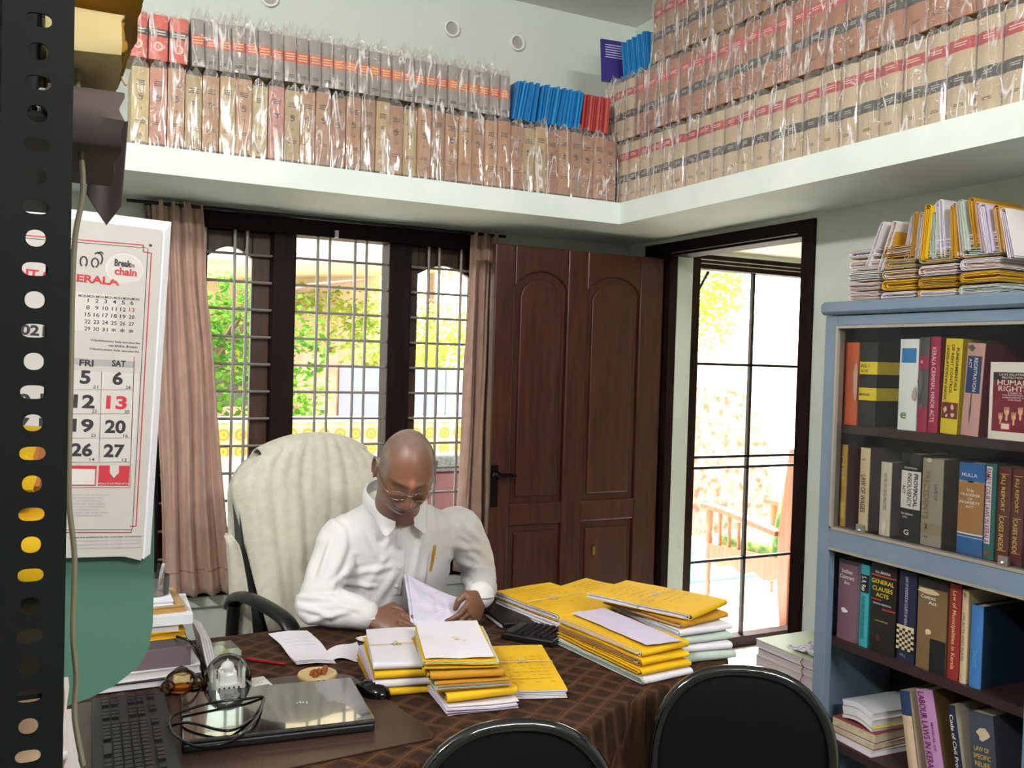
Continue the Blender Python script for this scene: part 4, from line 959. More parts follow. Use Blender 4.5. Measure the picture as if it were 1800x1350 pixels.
# folded papers
def papersheet(name, label, fn, nu=14, nv=10, t=.0009, mtl=None, lines=None, cat='paper', loc=(0, 0, 0)):
    r = thing(name, label, cat, loc)
    lc_ = Vector(loc); G().sheet(lambda u, v: Vector(fn(u, v))-lc_, nu, nv, t).build('sheet', mtl or M_white, r, 60)
    if lines:
        g = G()
        for (u0, u1, v) in lines:
            K = 4
            for k in range(K):
                a = u0+(u1-u0)*k/K; b_ = u0+(u1-u0)*(k+1)/K
                P4 = [Vector(fn(*q_))-lc_+Vector((0, 0, .0008)) for q_ in ((a, v), (b_, v), (b_, v+.006), (a, v+.006))]
                g.add(P4, [(0, 1, 2, 3)])
        g.build('printed_lines', P(150, 140, 160), r)
    return r
def bil(a, b_, c, d):
    a, b_, c, d = map(Vector, (a, b_, c, d))
    return lambda u, v: (a*(1-u)+b_*u)*(1-v)+(d*(1-u)+c*u)*v
f1 = bil((.545, 2.50, ZD), (.650, 2.49, ZD), (.645, 2.22, ZD), (.550, 2.235, ZD))
for k in range(3):
    papersheet('folded_document', ('lowest sheet of the folded white document left of the string heap', 'middle sheet of the folded white document left of the string heap', 'top sheet of the folded white document with faint print, left of the string')[k],
        lambda u, v, k=k: f1(u, v)+Vector((-.004*k+.003*k*v, .004*k, .002+.0028*k+.014*math.sin(PI*min(1, v*1.1))**2*.5+.012*(1-abs(u-.5)*2)*.3+.018*max(0, v-.75)*(1-u))), lines=[(.15, .85, .12+.055*j) for j in range(13)] if k == 2 else None, loc=(.6, 2.36, ZD))
f2 = bil((.640, 2.31, ZD), (.735, 2.335, ZD), (.715, 2.215, ZD), (.640, 2.245, ZD))
papersheet('loose_paper', 'creased white sheet poking out to the right of the folded document', lambda u, v: f2(u, v)+Vector((0, 0, .003+.016*u*(1-v)+.006*math.sin(u*5))), loc=(.69, 2.27, ZD))
# tied string heap
g = G(); rs = random.Random(4)
for k in range(6):
    a = rs.uniform(0, 6.28); q = []
    for j in range(12): q.append((.765+.016*math.cos(a+j*.9)+.004*k, 2.372+.014*math.sin(a+j*.75)-.002*k, ZD+.004+.004*abs(math.sin(j*.8+k))+.001*k))
    g.tube(smooth_path(q, 3), .0028, 6)
g.tube(smooth_path([(.775, 2.365, ZD+.004), (.80, 2.355, ZD+.006), (.812, 2.34, ZD+.003)], 4), .003, 6)
o = g.build('string_heap', mat('white cotton tape', (222, 212, 200), .9), None, 60); tag(o, 'small heap of white cotton tape on the tablecloth', 'string')
o = G().tube(smooth_path([(.705, 2.235, ZD+.02), (.74, 2.245, ZD+.012), (.79, 2.25, ZD+.03), (.80, 2.24, ZD+.045)], 4), .0016, 6).build('loose_string', M_string, None, 60); tag(o, 'loose string running from the creased sheet to the left file stack', 'string')

def cfile(label, c, z, rzd, L, W, n, cols, cover, seed, **k):
    a = math.radians(rzd); cx = c[0]-(math.cos(a)*L/2-math.sin(a)*W/2); cy = c[1]-(math.sin(a)*L/2+math.cos(a)*W/2)
    k.setdefault('wob', .004); k.setdefault('t', .0010); k.setdefault('gap', .0011); n = n+1
    return case_file('case_file', label, L, W, n, cols, seed=seed, cover=cover, loc=(cx, cy, z), rot=a, **k)
z = ZD+.0005; lst = [(3, [M_white, M_tan], M_yel, 'bottom'), (3, [M_white, M_pu], M_white, 'second'), (3, [M_white, M_tan], M_yel, 'third'), (3, [M_white, M_white], M_white, 'white string-tied top')]
for k, (n_, cs, cv, w8) in enumerate(lst):
    r, H = cfile('%s file of the low stack between mouse and tall stack' % w8, (.757+.002*k, 2.085), z, 262-2*k, .27, .145, n_, cs, cv, 30+k, string=[.5] if k == 3 else None, wob=.003)
    z += H+.0032
z = ZD+.0005
lst = [(4, [M_white, M_pu], M_white, 84, 'crumpled white bottom'), (3, [M_white, M_tan], M_yel, 86, 'second from bottom'), (3, [M_tan, M_gr], M_yd, 80, 'middle'), (3, [M_yd, M_tan], M_yd, 77, 'second from top'), (3, [M_yel, M_gr], M_yel, 73, 'white-topped string-tied top')]
for k, (n_, cs, cv, rz_, w8) in enumerate(lst):
    r, H = cfile('%s file of the tall stack in front of the man' % w8, (.872-.004*k, 1.935+.009*k), z, rz_+180*(k % 2 == 1), .28, .165, n_, cs, cv, 40+k, string=[.5] if k == 4 else None, wob=.007 if k == 0 else .004)
    z += H+.0042
fz = z; a = math.radians(74)
def topf(u, v):
    x = (u-.5)*.155; y = (v-.5)*.27; c_ = Vector((.855, 1.973, fz+.001))
    return c_+Vector((math.cos(a-PI/2)*x+math.cos(a)*y, math.sin(a-PI/2)*x+math.sin(a)*y, .003*nz(u*3, v*3)+.012*(v > .7)*(v-.7)+.0015))
papersheet('loose_paper', 'white sheet lying on top of the tall stack of files', topf, loc=(.855, 1.973, fz))
cfile('flat yellow file with handwriting, tied with string, right of the tall stack', (1.045, 1.985), ZD+.0005, 72, .34, .165, 4, [M_white], M_yel, 51, string=[.55], text=True, wob=.003)
# black tablet and pen beside the man
tb = thing('black_notebook', 'black closed notebook by the hand of the man', 'notebook', (1.175, 2.345, ZD), -.12)
G().box(0, .095, 0, .20, 0, .014).build('cover', M_black, tb, None, .003)
pn = thing('silver_pen', 'silver pen lying along the black notebook', 'pen', (1.168, 2.335, ZD+.005), 1.0+.5)
G().tube([(0, 0, 0), (.014, 0, 0), (.13, 0, 0)], [.001, .0045, .0045], 8).build('barrel', mat('silver barrel', (196, 194, 204), .3, metal=.5), pn, 60)
G().box(.09, .125, -.001, .001, .0046, .006).build('clip', M_steel, pn)
# calculator
cl = thing('calculator', 'black desk calculator with rows of keys, in front of the yellow files', 'calculator', (1.222, 2.232, ZD), (.0, 0, math.radians(38)))
G().prism([(-.065, -.080), (.065, -.080), (.068, .0), (.065, .080), (-.065, .080), (-.068, 0)], 0, .02).build('case', M_black, cl, None, .005)
G().box(-.05, .05, .048, .070, .0202, .022).build('display', P(60, 66, 62, .2), cl)
cm_ = G().prism([(-.0072, -.0055), (.0072, -.0055), (.0072, .0055), (-.0072, .0055)], 0, .005).mesh('key', mat('calculator key', (34, 34, 38), .3))
for i in range(6):
    for j in range(6):
        k = D.objects.new('key', cm_); C.objects.link(k); k.parent = cl; k.location = (-.049+i*.0196, -.066+j*.0185, .0202)
# yellow files at the back
z = ZD+.0005
r, H = cfile('lower white-edged file of the yellow pile nearest the man', (1.375, 2.41), z, 278, .32, .20, 5, [M_white], M_white, 60); z += H+.0032
r, H = cfile('yellow handwritten file tied with string, nearest the man', (1.385, 2.42), z, 279, .33, .22, 4, [M_white], M_yel, 61, string=[.5], text=True, curl=.004); z += H+.0032
z = ZD+.0005
r, H = cfile('lower file under the rear yellow file by the door leaf', (1.585, 2.46), z, 290, .24, .17, 6, [M_white, M_tan], M_yel, 62); z += H+.0032
cfile('yellow handwritten file tied with string, rearmost on the desk', (1.585, 2.45), z, 296, .26, .19, 3, [M_white], M_yel, 63, string=[.5], text=True)
z = ZD+.0005
for k, (n_, cs, cv, rz_, c_, w8) in enumerate([(3, [M_white, M_gr], M_white, 276, (1.345, 1.985), 'grey-white bottom file of the front right pile'), (3, [M_yel, M_white], M_yel, 275, (1.345, 1.985), 'yellow file second from the bottom of the front right pile'), (3, [M_white, M_tan], M_yel, 277, (1.345, 1.99), 'yellow-edged third file of the front right pile'), (3, [M_yel, M_white], M_yel, 278, (1.350, 1.995), 'yellow top file of the front right pile under a white sheet')]):
    r, H = cfile(w8, c_, z, rz_, .36-.01*k, .16, n_, cs, cv, 70+k, string=[.45] if k == 1 else None); z += H+.0032
f3 = bil((1.285, 2.15, z), (1.40, 2.16, z), (1.42, 1.83, z), (1.315, 1.835, z))
papersheet('loose_paper', 'long greyish white sheet on top of the front right pile', lambda u, v: f3(u, v)+Vector((0, 0, .004+.002*nz(u*4, v*4))), loc=(1.35, 2.0, z), mtl=M_pu)
z = ZD+.0005
for k, (n_, cs, cv, rz_, c_, W_8, w8) in enumerate([(4, [M_gr, M_white], M_gr, 266, (1.555, 2.03), .18, 'crumpled grey-green file at the bottom of the rear right pile'), (3, [M_white, M_gr], M_white, 262, (1.555, 2.04), .18, 'white file, second from the bottom, rear right pile'), (3, [M_white, M_tan], M_gr, 268, (1.555, 2.05), .18, 'grey-edged file in the middle of the rear right pile'), (3, [M_white], M_white, 272, (1.555, 2.06), .18, 'white file under the yellow ones, rear right pile'), (3, [M_white, M_yd], M_yd, 282, (1.545, 2.08), .19, 'mustard file second from top, rear right pile'), (3, [M_white], M_yel, 295, (1.535, 2.10), .21, 'yellow handwritten file topping the rear right pile, tied with string')]):
    r, H = cfile(w8, c_, z, rz_, .30 if k < 5 else .33, W_8, n_, cs, cv, 80+k, string=[.5] if k in (3, 5) else None, text=(k == 5)); z += H+.0032
# book stack at the far left corner of the desk
sx0 = .13
z = ZD; rs = random.Random(2)
for k, (nm, lb, ct, x0, x1, y0, y1, t, cv, pg) in enumerate([
 ('black_folder', 'black folder at the bottom of the stack at the left corner', 'folder', .10, .335, 2.215, 2.45, .018, M_black, M_white),
 ('paper_stack', 'loose white papers above the black folder, left corner stack', 'papers', .13, .318, 2.225, 2.44, .020, M_white, M_wht),
 ('thick_book', 'thick purple-grey book in the left corner stack', 'book', .13, .300, 2.23, 2.43, .044, P(112, 96, 104), M_page),
 ('thin_book', 'thin dark grey book above the purple-grey one, left corner stack', 'book', .13, .282, 2.24, 2.43, .018, P(90, 84, 82), M_page),
 ('yellow_file', 'lower yellow file in the left corner stack', 'file', .13, .285, 2.24, 2.43, .016, M_yel, M_yd),
 ('yellow_file', 'upper yellow file in the left corner stack', 'file', .13, .280, 2.24, 2.43, .018, M_yel, M_white),
 ('white_book', 'white book above the yellow files, left corner stack', 'book', .13, .305, 2.23, 2.43, .022, P(226, 226, 234), M_white),
 ('brown_envelope', 'brown envelope above the white book, left corner stack', 'envelope', .13, .285, 2.25, 2.43, .016, P(176, 146, 104), M_tan),
 ('white_card_box', 'white card topping the left corner stack', 'card', .13, .262, 2.26, 2.42, .010, P(224, 228, 240), M_white)]):
    r = thing(nm, lb, ct, ((x0+x1)/2, (y0+y1)/2, z), rnd(-.06, .06)); hx_, hy_ = (x1-x0)/2, (y1-y0)/2
    G().box(-hx_, hx_, -hy_, hy_, t-.002, t).build('top_cover', cv, r); G().box(-hx_, hx_, -hy_, hy_, 0, .002).build('bottom_cover', cv, r)
    if 'book' in nm: G().box(-hx_, hx_, -hy_, -hy_+.002, .0021, t-.0021).build('spine', cv, r)
    G().box(-hx_+.002, hx_-.003, -hy_+.003, hy_-.003, .0021, t-.0021).build('pages', pg, r); z += t+.0006
ph = thing('pen_stand', 'clear pen stand with pens on the left corner stack', 'pen holder', (.225, 2.335, z))
G().lathe([(.030, 0), (.034, .002), (.036, .045), (.034, .045), (.031, .003), (0, .003)], n=20).build('cup', clear_glass('clear cup', (.9, .85, .82), .05, 1.5, .1), ph, 50)
for k, (c_, dx, dy, h_) in enumerate([(P(190, 206, 40), -.012, .004, .085), (P(30, 30, 34), .006, -.004, .075), (P(160, 40, 40), -.016, -.008, .09), (P(200, 200, 204), .014, .01, .07)]):
    G().tube([(dx*.4, dy, .004), (dx*1.6, dy, h_)], .0042, 8).build('pen', c_, ph, 60)
f4 = [(.315, .330), (.332, .345)]
for k in range(4):
    r = thing('pamphlet', ('leftmost white pamphlet leaning beside the left corner stack', 'second white pamphlet leaning beside the left corner stack', 'third white pamphlet leaning beside the left corner stack', 'rightmost white pamphlet leaning beside the left corner stack')[k], 'pamphlet', (.348+.006*k, 2.27+.004*k, ZD), (0, -.22, 0))
    G().box(-.0022, .0022, 0, .17, 0, .095-.006*k).build('pages', (M_white, M_wht)[k % 2], r)
    G().box(-.0027, -.0023, 0, .171, 0, .096-.006*k).build('cover', P(222, 222, 232), r)
q = [at(310, 1119, 'y', 2.225), at(335, 1128, 'y', 2.20), at(350, 1150, 'y', 2.19), at(356, 1180, 'y', 2.185)]
o = G().tube(smooth_path([tuple(a_) for a_ in q]+[(.318, 2.185, ZD+.004), (.31, 2.17, ZM+.004)], 5), .003, 7).build('black_cable', M_blackg, None, 60); tag(o, 'black cable curving down beside the left corner stack', 'cable')
# visitors' chairs
M_vin = mat('black vinyl', (5, 6, 12), .5, spec=.25)
M_chr = mat('black lacquered tube', (10, 10, 12), .08, coat=1)
def visitor_chair(label, loc, rz):
    r = thing('visitor_chair', label, 'chair', loc, rz, None)
    # local: sitter faces +y, back at y = 0
    H = .885; Wd = .188; zc = .67; hh = .21
    def fr(a): return (Wd*math.copysign(abs(math.cos(a))**.8, math.cos(a)), 0, zc+hh*math.copysign(abs(math.sin(a))**.8, math.sin(a)))
    ring = [fr(2*PI*i/48) for i in range(48)]
    def curve(p): return (p[0], .05-.9*p[0]*p[0]*1.0+.12*(zc-p[2])*.6, p[2])
    G().tube([curve(p) for p in ring], .0125, 10, closed=True).build('back_frame', M_chr, r, 60)
    g = G(); g.sheet(lambda u, v: curve((ring[int(round(u*48)) % 48][0]*v*.985, 0, zc+(ring[int(round(u*48)) % 48][2]-zc)*v*.985)), 48, 8, .0)
    for k in (0, 1):
        pass
    f = G(); f.sheet(lambda u, v: (lambda p: (p[0], p[1]-.014*(1-v**4), p[2]))(curve((ring[int(round(u*48)) % 48][0]*v*.97, 0, zc+(ring[int(round(u*48)) % 48][2]-zc)*v*.97))), 48, 8)
    f.sheet(lambda u, v: (lambda p: (p[0], p[1]+.016*(1-v**4), p[2]))(curve((ring[int(round(-u*48)) % 48][0]*v*.97, 0, zc+(ring[int(round(-u*48)) % 48][2]-zc)*v*.97))), 48, 8)
    f.build('backrest', M_vin, r, 60)
    g = G(); g.lathe([(.19, .43), (.215, .44), (.22, .455), (.205, .475), (.12, .485), (0, .487)], (0, .27, 0), 32); g.build('seat', M_vin, r, 50)
    for s_ in (-1, 1):
        G().tube(smooth_path([(s_*.17, .02, .52), (s_*.175, .04, .45), (s_*.18, .10, .425), (s_*.18, .40, .425), (s_*.19, .44, .40), (s_*.2, .46, .0)], 4), .011, 8).build('leg', M_chr, r, 60)
        G().tube(smooth_path([(s_*.18, .12, .425), (s_*.19, .06, .38), (s_*.2, -.02, .0)], 4), .011, 8).build('leg', M_chr, r, 60)
    return r
visitor_chair('black round-backed chair nearer the bookcase, in front of the desk', (1.315, 1.475, 0), math.radians(-32))
visitor_chair('black round-backed chair at the bottom middle, in front of the desk', (.735, 1.40, 0), math.radians(-14))
# ------------------------------------------------------------------ executive chair with towel
M_lth = mat('black leather', (20, 20, 22), .4, bump=(120, .1, .002))
ch = thing('executive_chair', 'high-backed black office chair behind the desk, covered by a pale towel', 'chair', (.80, 2.93, 0), math.radians(9))
def backp(u, v, off=0):
    # u across 0..1, v height 0..1 ; rounded outline
    x = (u-.5)*2; wd = .275*(1-.10*(1-v))*(1 if v < .80 else math.sqrt(max(0, 1-((v-.80)/.20)**2*.60)))
    z = .52+.725*v-.05*abs(x)**2.2*(v > .5)*(v-.5)*2
    return (x*wd, .12*v-.05*math.cos(x*1.3)*.6+off+.01*math.sin(v*6), z)
g = G()
g.sheet(lambda u, v: backp(1-u, v, -.03), 20, 20); g.sheet(lambda u, v: backp(u, v, .03), 20, 20)
g.sheet(lambda u, v: Vector(backp(0, u, -.03+.06*v)), 20, 2); g.sheet(lambda u, v: Vector(backp(1, u, .03-.06*v)), 20, 2); g.sheet(lambda u, v: Vector(backp(1-u, 1, -.03+.06*(1-v))), 20, 2)
g.build('backrest', M_lth, ch, 60)
g = G(); g.cbox((0, -.22, .49), (.50, .48, .09)); g.build('seat', M_lth, ch, 60, .03)
for s_ in (-1, 1):
    p = [(s_*.275, .0, .50), (s_*.30, -.01, .62), (s_*.30, -.02, .755)]
    G().tube(smooth_path(p, 4), .02, 10).build('arm_support', M_black, ch, 60)
    g = G(); g.tube(smooth_path([(s_*.29, .03, .735), (s_*.30, -.06, .790), (s_*.285, -.18, .800), (s_*.25, -.30, .775), (s_*.24, -.345, .74)], 5), [.022]+[.03]*19+[.02], 14, flat=.55); g.build('armrest', M_black, ch, 60)
G().tube([(0, -.2, .45), (0, -.2, .12)], .028, 12).build('column', M_black, ch, 60)
for k in range(5):
    a = k*2*PI/5; q = G().tube([(0, -.2, .12), (.28*math.cos(a), -.2+.28*math.sin(a), .075)], [.03, .018], 8).build('base_leg', M_black, ch, 60)
    G().ball((.28*math.cos(a), -.2+.28*math.sin(a), .032), .032, 12).build('castor', M_black, q, 60)
M_tow = mat('pale terry towel', (206, 202, 186), .95, bump=(240, .55, .004), var=(40, (188, 184, 168)), sheen=.3)
# towel: u across, v from the hem behind over the top to the hem in front
def towel(u, v):
    x = (u-.5)*2; fold = (.011*nz(u*7+.4*v, v*1.1, 3)+.004*math.sin(u*44+3*nz(u*3, v*2)+2*v))*(.3+1.6*abs(v-.42))+.002*math.sin(u*71+v*6)
    if v < .36:
        t = v/.36; p = Vector(backp(u, .10+.90*t, .047)); e = max(0, .85-t)
        p.x = p.x*(1.02+.06*e)+.0; p.y += .02*e+fold; return p
    if v < .46:
        t = (v-.36)/.10; p = Vector(backp(u, 1, .047-.094*t)); p.z += .016*math.sin(PI*t)+.006; p.x *= 1.08; return p
    t = (v-.46)/.54; k = 1-.84*t; p = Vector(backp(u, k, -.047))
    left = max(0, -x)
    wr = max(0, abs(x)-.86)/.14; p.x = p.x*1.10+.075*t*left; p.y += -.012*t-fold*1.1-.02*t*left+.075*wr*wr*(1-t*(x < 0)); p.z += .02*left*t
    return p
tw = thing('towel', 'large pale terry towel draped over the high back of the office chair', 'towel', (.80, 2.93, 0), math.radians(9))
G().sheet(towel, 90, 60, .006).build('cloth', M_tow, tw, 180)
g = G(); g.sheet(lambda u, v: Vector(towel(u, .978+.014*v))+Vector((0, -.0045, 0)), 60, 1, .003); g.build('hem', mat('towel hem', (196, 190, 172), .9), tw, 60)
# side flap hanging behind the left edge of the back
g = G(); g.sheet(lambda u, v: (-.315+.10*u*v**.5+.02*v+.010*math.sin(u*9+v*3), .03-.05*u+.012*math.sin(u*9), .97-.50*v), 12, 16, .006); g.build('side_flap', M_tow, tw, 180)

# ------------------------------------------------------------------ the man
def remesh(gs, voxel, smooth=2):
    """one continuous surface out of overlapping shapes"""
    me = D.meshes.new('t'); me.from_pydata([tuple(p) for p in gs.v], [], gs.f)
    o = D.objects.new('t', me); C.objects.link(o)
    r = o.modifiers.new('r', 'REMESH'); r.mode = 'VOXEL'; r.voxel_size = voxel
    if smooth: s = o.modifiers.new('s', 'SMOOTH'); s.factor = .5; s.iterations = smooth
    dg = bpy.context.evaluated_depsgraph_get(); dg.update()
    out = D.meshes.new_from_object(o.evaluated_get(dg)); D.objects.remove(o); D.meshes.remove(me)
    out.polygons.foreach_set('use_smooth', [True]*len(out.polygons)); return out
def loft(g, secs, n=28, m=0):
    """closed body through elliptic sections (center, (rx, ry), axis frame)"""
    vs = []; fs = []; N = len(secs)
    for c, (rx, ry), ax, ay in secs:
        c = Vector(c); ax = Vector(ax).normalized(); ay = Vector(ay).normalized()
        for k in range(n): a = 2*PI*k/n; vs.append(c+ax*rx*math.cos(a)+ay*ry*math.sin(a))
    for i in range(N-1):
        for k in range(n): fs.append((i*n+k, i*n+(k+1) % n, (i+1)*n+(k+1) % n, (i+1)*n+k))
    fs.append(tuple(range(n))[::-1]); fs.append(tuple((N-1)*n+k for k in range(n)))
    g.add(vs, fs, m)
def limb(g, pts, rs, n=16):
    q = smooth_path(pts, 5); k = len(q); R_ = []
    for i in range(k):
        t = i/(k-1)*(len(rs)-1); j = min(int(t), len(rs)-2); R_.append(rs[j]+(rs[j+1]-rs[j])*(t-j))
    g.tube(q, R_, n); g.ball(tuple(q[0]), R_[0], n); g.ball(tuple(q[-1]), R_[-1], n)
def dep(px, py, t):
    return CAM+(fw+rt*((px-900)/FPX)-up*((py-675)/FPX))*t
def face_mat():
    m = D.materials.new('brown skin'); m.use_nodes = True; n = m.node_tree.nodes; L = m.node_tree.links; b = n['Principled BSDF']
    a = n.new('ShaderNodeVertexColor'); a.layer_name = 'tone'; t = n.new('ShaderNodeTexNoise'); t.inputs['Scale'].default_value = 60; t.inputs['Detail'].default_value = 4
    tc = n.new('ShaderNodeTexCoord'); L.new(tc.outputs['Object'], t.inputs['Vector'])
    x = n.new('ShaderNodeMix'); x.data_type = 'RGBA'; x.blend_type = 'MULTIPLY'; x.inputs[0].default_value = .3
    L.new(a.outputs[0], x.inputs[6]); L.new(t.outputs[0], x.inputs[7]); L.new(x.outputs[2], b.inputs['Base Color'])
    b.inputs['Roughness'].default_value = .42; b.inputs['Subsurface Weight'].default_value = .06; b.inputs['Subsurface Radius'].default_value = (.01, .004, .002)
    bp = n.new('ShaderNodeBump'); bp.inputs['Strength'].default_value = .12; bp.inputs['Distance'].default_value = .002; L.new(t.outputs[0], bp.inputs['Height']); L.new(bp.outputs[0], b.inputs['Normal'])
    return m
M_skin = face_mat()
PX, PY = .90, 2.75
man = thing('person', 'seated man in a white shirt and glasses reading papers at the desk', 'person', (PX, PY, 0))
# head in its own frame: face to -y, up +z
HC = dep(713, 829, 2.50)
HR = Matrix.Rotation(math.radians(-9), 3, 'Z') @ Matrix.Rotation(math.radians(5), 3, 'Y') @ Matrix.Rotation(math.radians(36), 3, 'X')
def gau(p, c, s, a): 
    d = sum(((p[i]-c[i])/s[i])**2 for i in range(3)); return a*math.exp(-d)
def headpt(th, ph):
    # th: -90..90 latitude, ph: longitude, 0 = face (-y)
    cx, sx = math.cos(th), math.sin(th); d = Vector((cx*math.sin(ph), -cx*math.cos(ph), sx))
    rx, ry, rz = .077, .097, .121
    p = Vector((d.x*rx, d.y*ry, d.z*rz))
    p.y += .008 if d.y > 0 else 0
    if p.z < .0:                                   # jaw
        k = min(1, -p.z/.118); p.x *= 1-.21*k**1.7
        if p.y > 0: p.y *= 1-.45*k
        p.y -= .006*k
    if p.z > .03: p.x *= 1+.03*math.sin(min(1, (p.z-.03)/.06)*PI)
    f = 0; nrm_ = Vector((d.x/rx, d.y/ry, d.z/rz)).normalized(); q = (abs(p.x), p.y, p.z)
    f += gau(q, (.030, -.082, .012), (.020, .03, .013), -.0100)
    f += gau(q, (.031, -.084, .011), (.013, .02, .0085), .0050)
    f += gau(q, (.028, -.09, .033), (.028, .03, .009), .0055)
    f += gau(q, (.0, -.09, .030), (.016, .03, .012), .003)
    f += gau(q, (.044, -.07, -.022), (.022, .03, .022), .006)
    f += gau(q, (.052, -.04, -.062), (.022, .04, .024), .006)
    f += gau(q, (.0, -.09, -.094), (.022, .03, .016), .0075)
    f += gau(q, (.026, -.086, -.045), (.006, .02, .020), -.003)
    p = p+nrm_*f
    nx = 0
    nx += gau(q, (.0, -.09, .010), (.0085, .05, .020), .010)
    nx += gau(q, (.0, -.09, -.022), (.0115, .05, .020), .0240)
    nx += gau(q, (.016, -.09, -.032), (.0085, .05, .0095), .0115)
    nx += gau(q, (.0, -.09, -.058), (.026, .05, .0055), .0060)
    nx += gau(q, (.0, -.09, -.073), (.022, .05, .0065), .0065)
    nx -= gau(q, (.0, -.09, -.0655), (.026, .05, .0022), .0045)
    nx += gau(q, (.0, -.09, -.050), (.030, .05, .014), .0035)
    p.y -= nx
    return p
head = G(); nu, nv = 128, 100
hv = []
for j in range(nv+1):
    for i in range(nu): hv.append(headpt(-PI/2+PI*j/nv, 2*PI*i/nu))
hf = [(j*nu+i, j*nu+(i+1) % nu, (j+1)*nu+(i+1) % nu, (j+1)*nu+i) for j in range(nv) for i in range(nu)]
head.add(hv, hf)
for s_ in (-1, 1):      # ears
    E_ = lambda a, k=1: (s_*(.0795+.006*math.cos(a)*.6+.004), .014+.0165*k*math.cos(a), -.002+.0285*k*math.sin(a)+.004*math.cos(a))
    head.tube([E_(.35+5.0*k/14) if 0 else E_(-1.3+4.4*k/14) for k in range(15)], .0042, 8)
    head.ball((s_*.0775, .014, -.002), (.0055, .0155, .027), 14); head.ball((s_*.081, .008, -.028), (.0048, .0075, .0095), 10); head.ball((s_*.080, .001, -.004), (.004, .005, .008), 8)
def Hh(p): return HC+HR @ Vector(p)
head.warp(Hh)
body = G(); body.v = list(head.v); body.f = list(head.f); body.m = list(head.m)
NB = Vector((.905, 2.53, 1.070))
TORSO = [((.93, 2.83, .50), .19, .16, 0), ((.93, 2.80, .62), .208, .178, 0), ((.93, 2.765, .72), .212, .183, 0), ((.93, 2.72, .82), .208, .172, .1), ((.932, 2.67, .91), .203, .152, .2), ((.933, 2.625, .985), .200, .128, .25), ((.928, 2.592, 1.038), .178, .104, .3), ((.918, 2.565, 1.072), .125, .083, .35), ((.908, 2.545, 1.095), .082, .068, .4)]
X_ = Vector((1, 0, 0)); 
def sec(c, rx, ry, tilt=0): return (c, (rx, ry), (1, 0, 0), (0, math.cos(tilt), math.sin(tilt)))
nk = Hh((0, .025, -.05))
loft(body, [sec(Hh((0, .03, .0)), .055, .055, .6), sec(nk, .062, .062, .6), (Vector(nk)*.5+NB*.5, (.064, .062), (1, 0, 0), (0, .85, .5)), (NB, (.070, .066), (1, 0, 0), (0, .9, .4))])
# torso under the shirt
loft(body, [sec(c, a-.03, b-.035, t) for c, a, b, t in TORSO[:7]])
SR = at(603, 945, 'y', 2.60); ER = at(553, 1066, 'z', ZD+.062); WR = at(648, 1083, 'z', ZD+.044)
SL = at(808, 928, 'y', 2.60); EL = at(843, 1018, 'y', 2.69); WL = at(846, 1046, 'z', ZD+.092)
limb(body, [SR, (SR+ER)/2, ER], [.05, .045, .038]); limb(body, [ER, (ER+WR)/2, WR], [.038, .034, .024])
limb(body, [SL, (SL+EL)/2, EL], [.05, .045, .038]); limb(body, [EL, (EL+WL)/2, WL], [.038, .034, .024])
# legs under the desk
for s_ in (-1, 1):
    limb(body, [(.91+s_*.09, 2.84, .60), (.91+s_*.13, 2.60, .60), (.91+s_*.15, 2.40, .57)], [.085, .075, .055]); limb(body, [(.91+s_*.15, 2.40, .57), (.91+s_*.15, 2.42, .32), (.91+s_*.15, 2.46, .09)], [.055, .055, .035])
    limb(body, [(.91+s_*.15, 2.47, .05), (.91+s_*.16, 2.36, .045), (.91+s_*.165, 2.26, .035)], [.04, .04, .03])
# hands
def hand(g, W, Xd, Zd, side, curls, spread=1.0, thumb=((.030, .034), (.052, .052, -.006), (.074, .056, -.018), (.090, .050, -.026)), sc=1.0):
    Xd = Vector(Xd).normalized(); Zd = Vector(Zd); Zd = (Zd-Xd*Zd.dot(Xd)).normalized(); Yd = Zd.cross(Xd)*side
    def T(p): return W+(Xd*p[0]+Yd*p[1]+Zd*p[2])*sc
    # palm
    for (x0, r_) in ((.0, .022), (.02, .026), (.045, .036), (.07, .039), (.085, .037)):
        pass
    secs = []
    for x, wy, tz, zo in ((-.02, .024, .020, 0), (.0, .026, .019, 0), (.025, .034, .018, 0), (.05, .040, .0165, .001), (.075, .041, .0145, .001), (.09, .037, .0115, -.001)):
        secs.append((T((x, .0, zo)), (wy*sc, tz*sc), Yd, Zd))
    loft(g, secs, 24)
    for k, (y0, ln) in enumerate(((.0305, .070), (.0105, .078), (-.0105, .073), (-.0300, .058))):
        c = curls[k]; p = Vector((.084, y0, 0)); a = 0; pts = [tuple(p)]; fan = (y0*.35*spread)/.03
        for s_, (fr, cc) in enumerate(((.44, c[0]), (.31, c[1]), (.25, c[2]))):
            a += cc; dv = Vector((math.cos(a), fan*.16*math.cos(a), -math.sin(a)))
            p = p+dv.normalized()*ln*fr; pts.append(tuple(p))
        rr = [.0098, .0088, .0080, .0066]
        P_ = [T(q) for q in pts]; g.tube(P_, [r_*sc for r_ in rr], 12)
        for q, r_ in zip(P_, [.0100, .0092, .0083, .0067]): g.ball(tuple(q), r_*sc, 12)
    tp = [T((thumb[0][0], thumb[0][1]*.6, 0))]+[T(q) for q in thumb[1:]]
    g.tube(tp, [.015*sc, .0125*sc, .0105*sc, .0082*sc], 12)
    for q, r_ in zip(tp, [.015, .0125, .0105, .0082]): g.ball(tuple(q), r_*sc, 12)
    return T
hr = at(742, 1107, 'z', ZD+.024)-WR
TR = hand(body, WR, hr, (-.25, -.62, .72), 1, [(.22, .30, .2), (.26, .36, .25), (.30, .40, .3), (.30, .45, .3)], thumb=((.028, .034), (.048, .050, -.004), (.070, .052, -.014), (.088, .045, -.020)), sc=1.02)
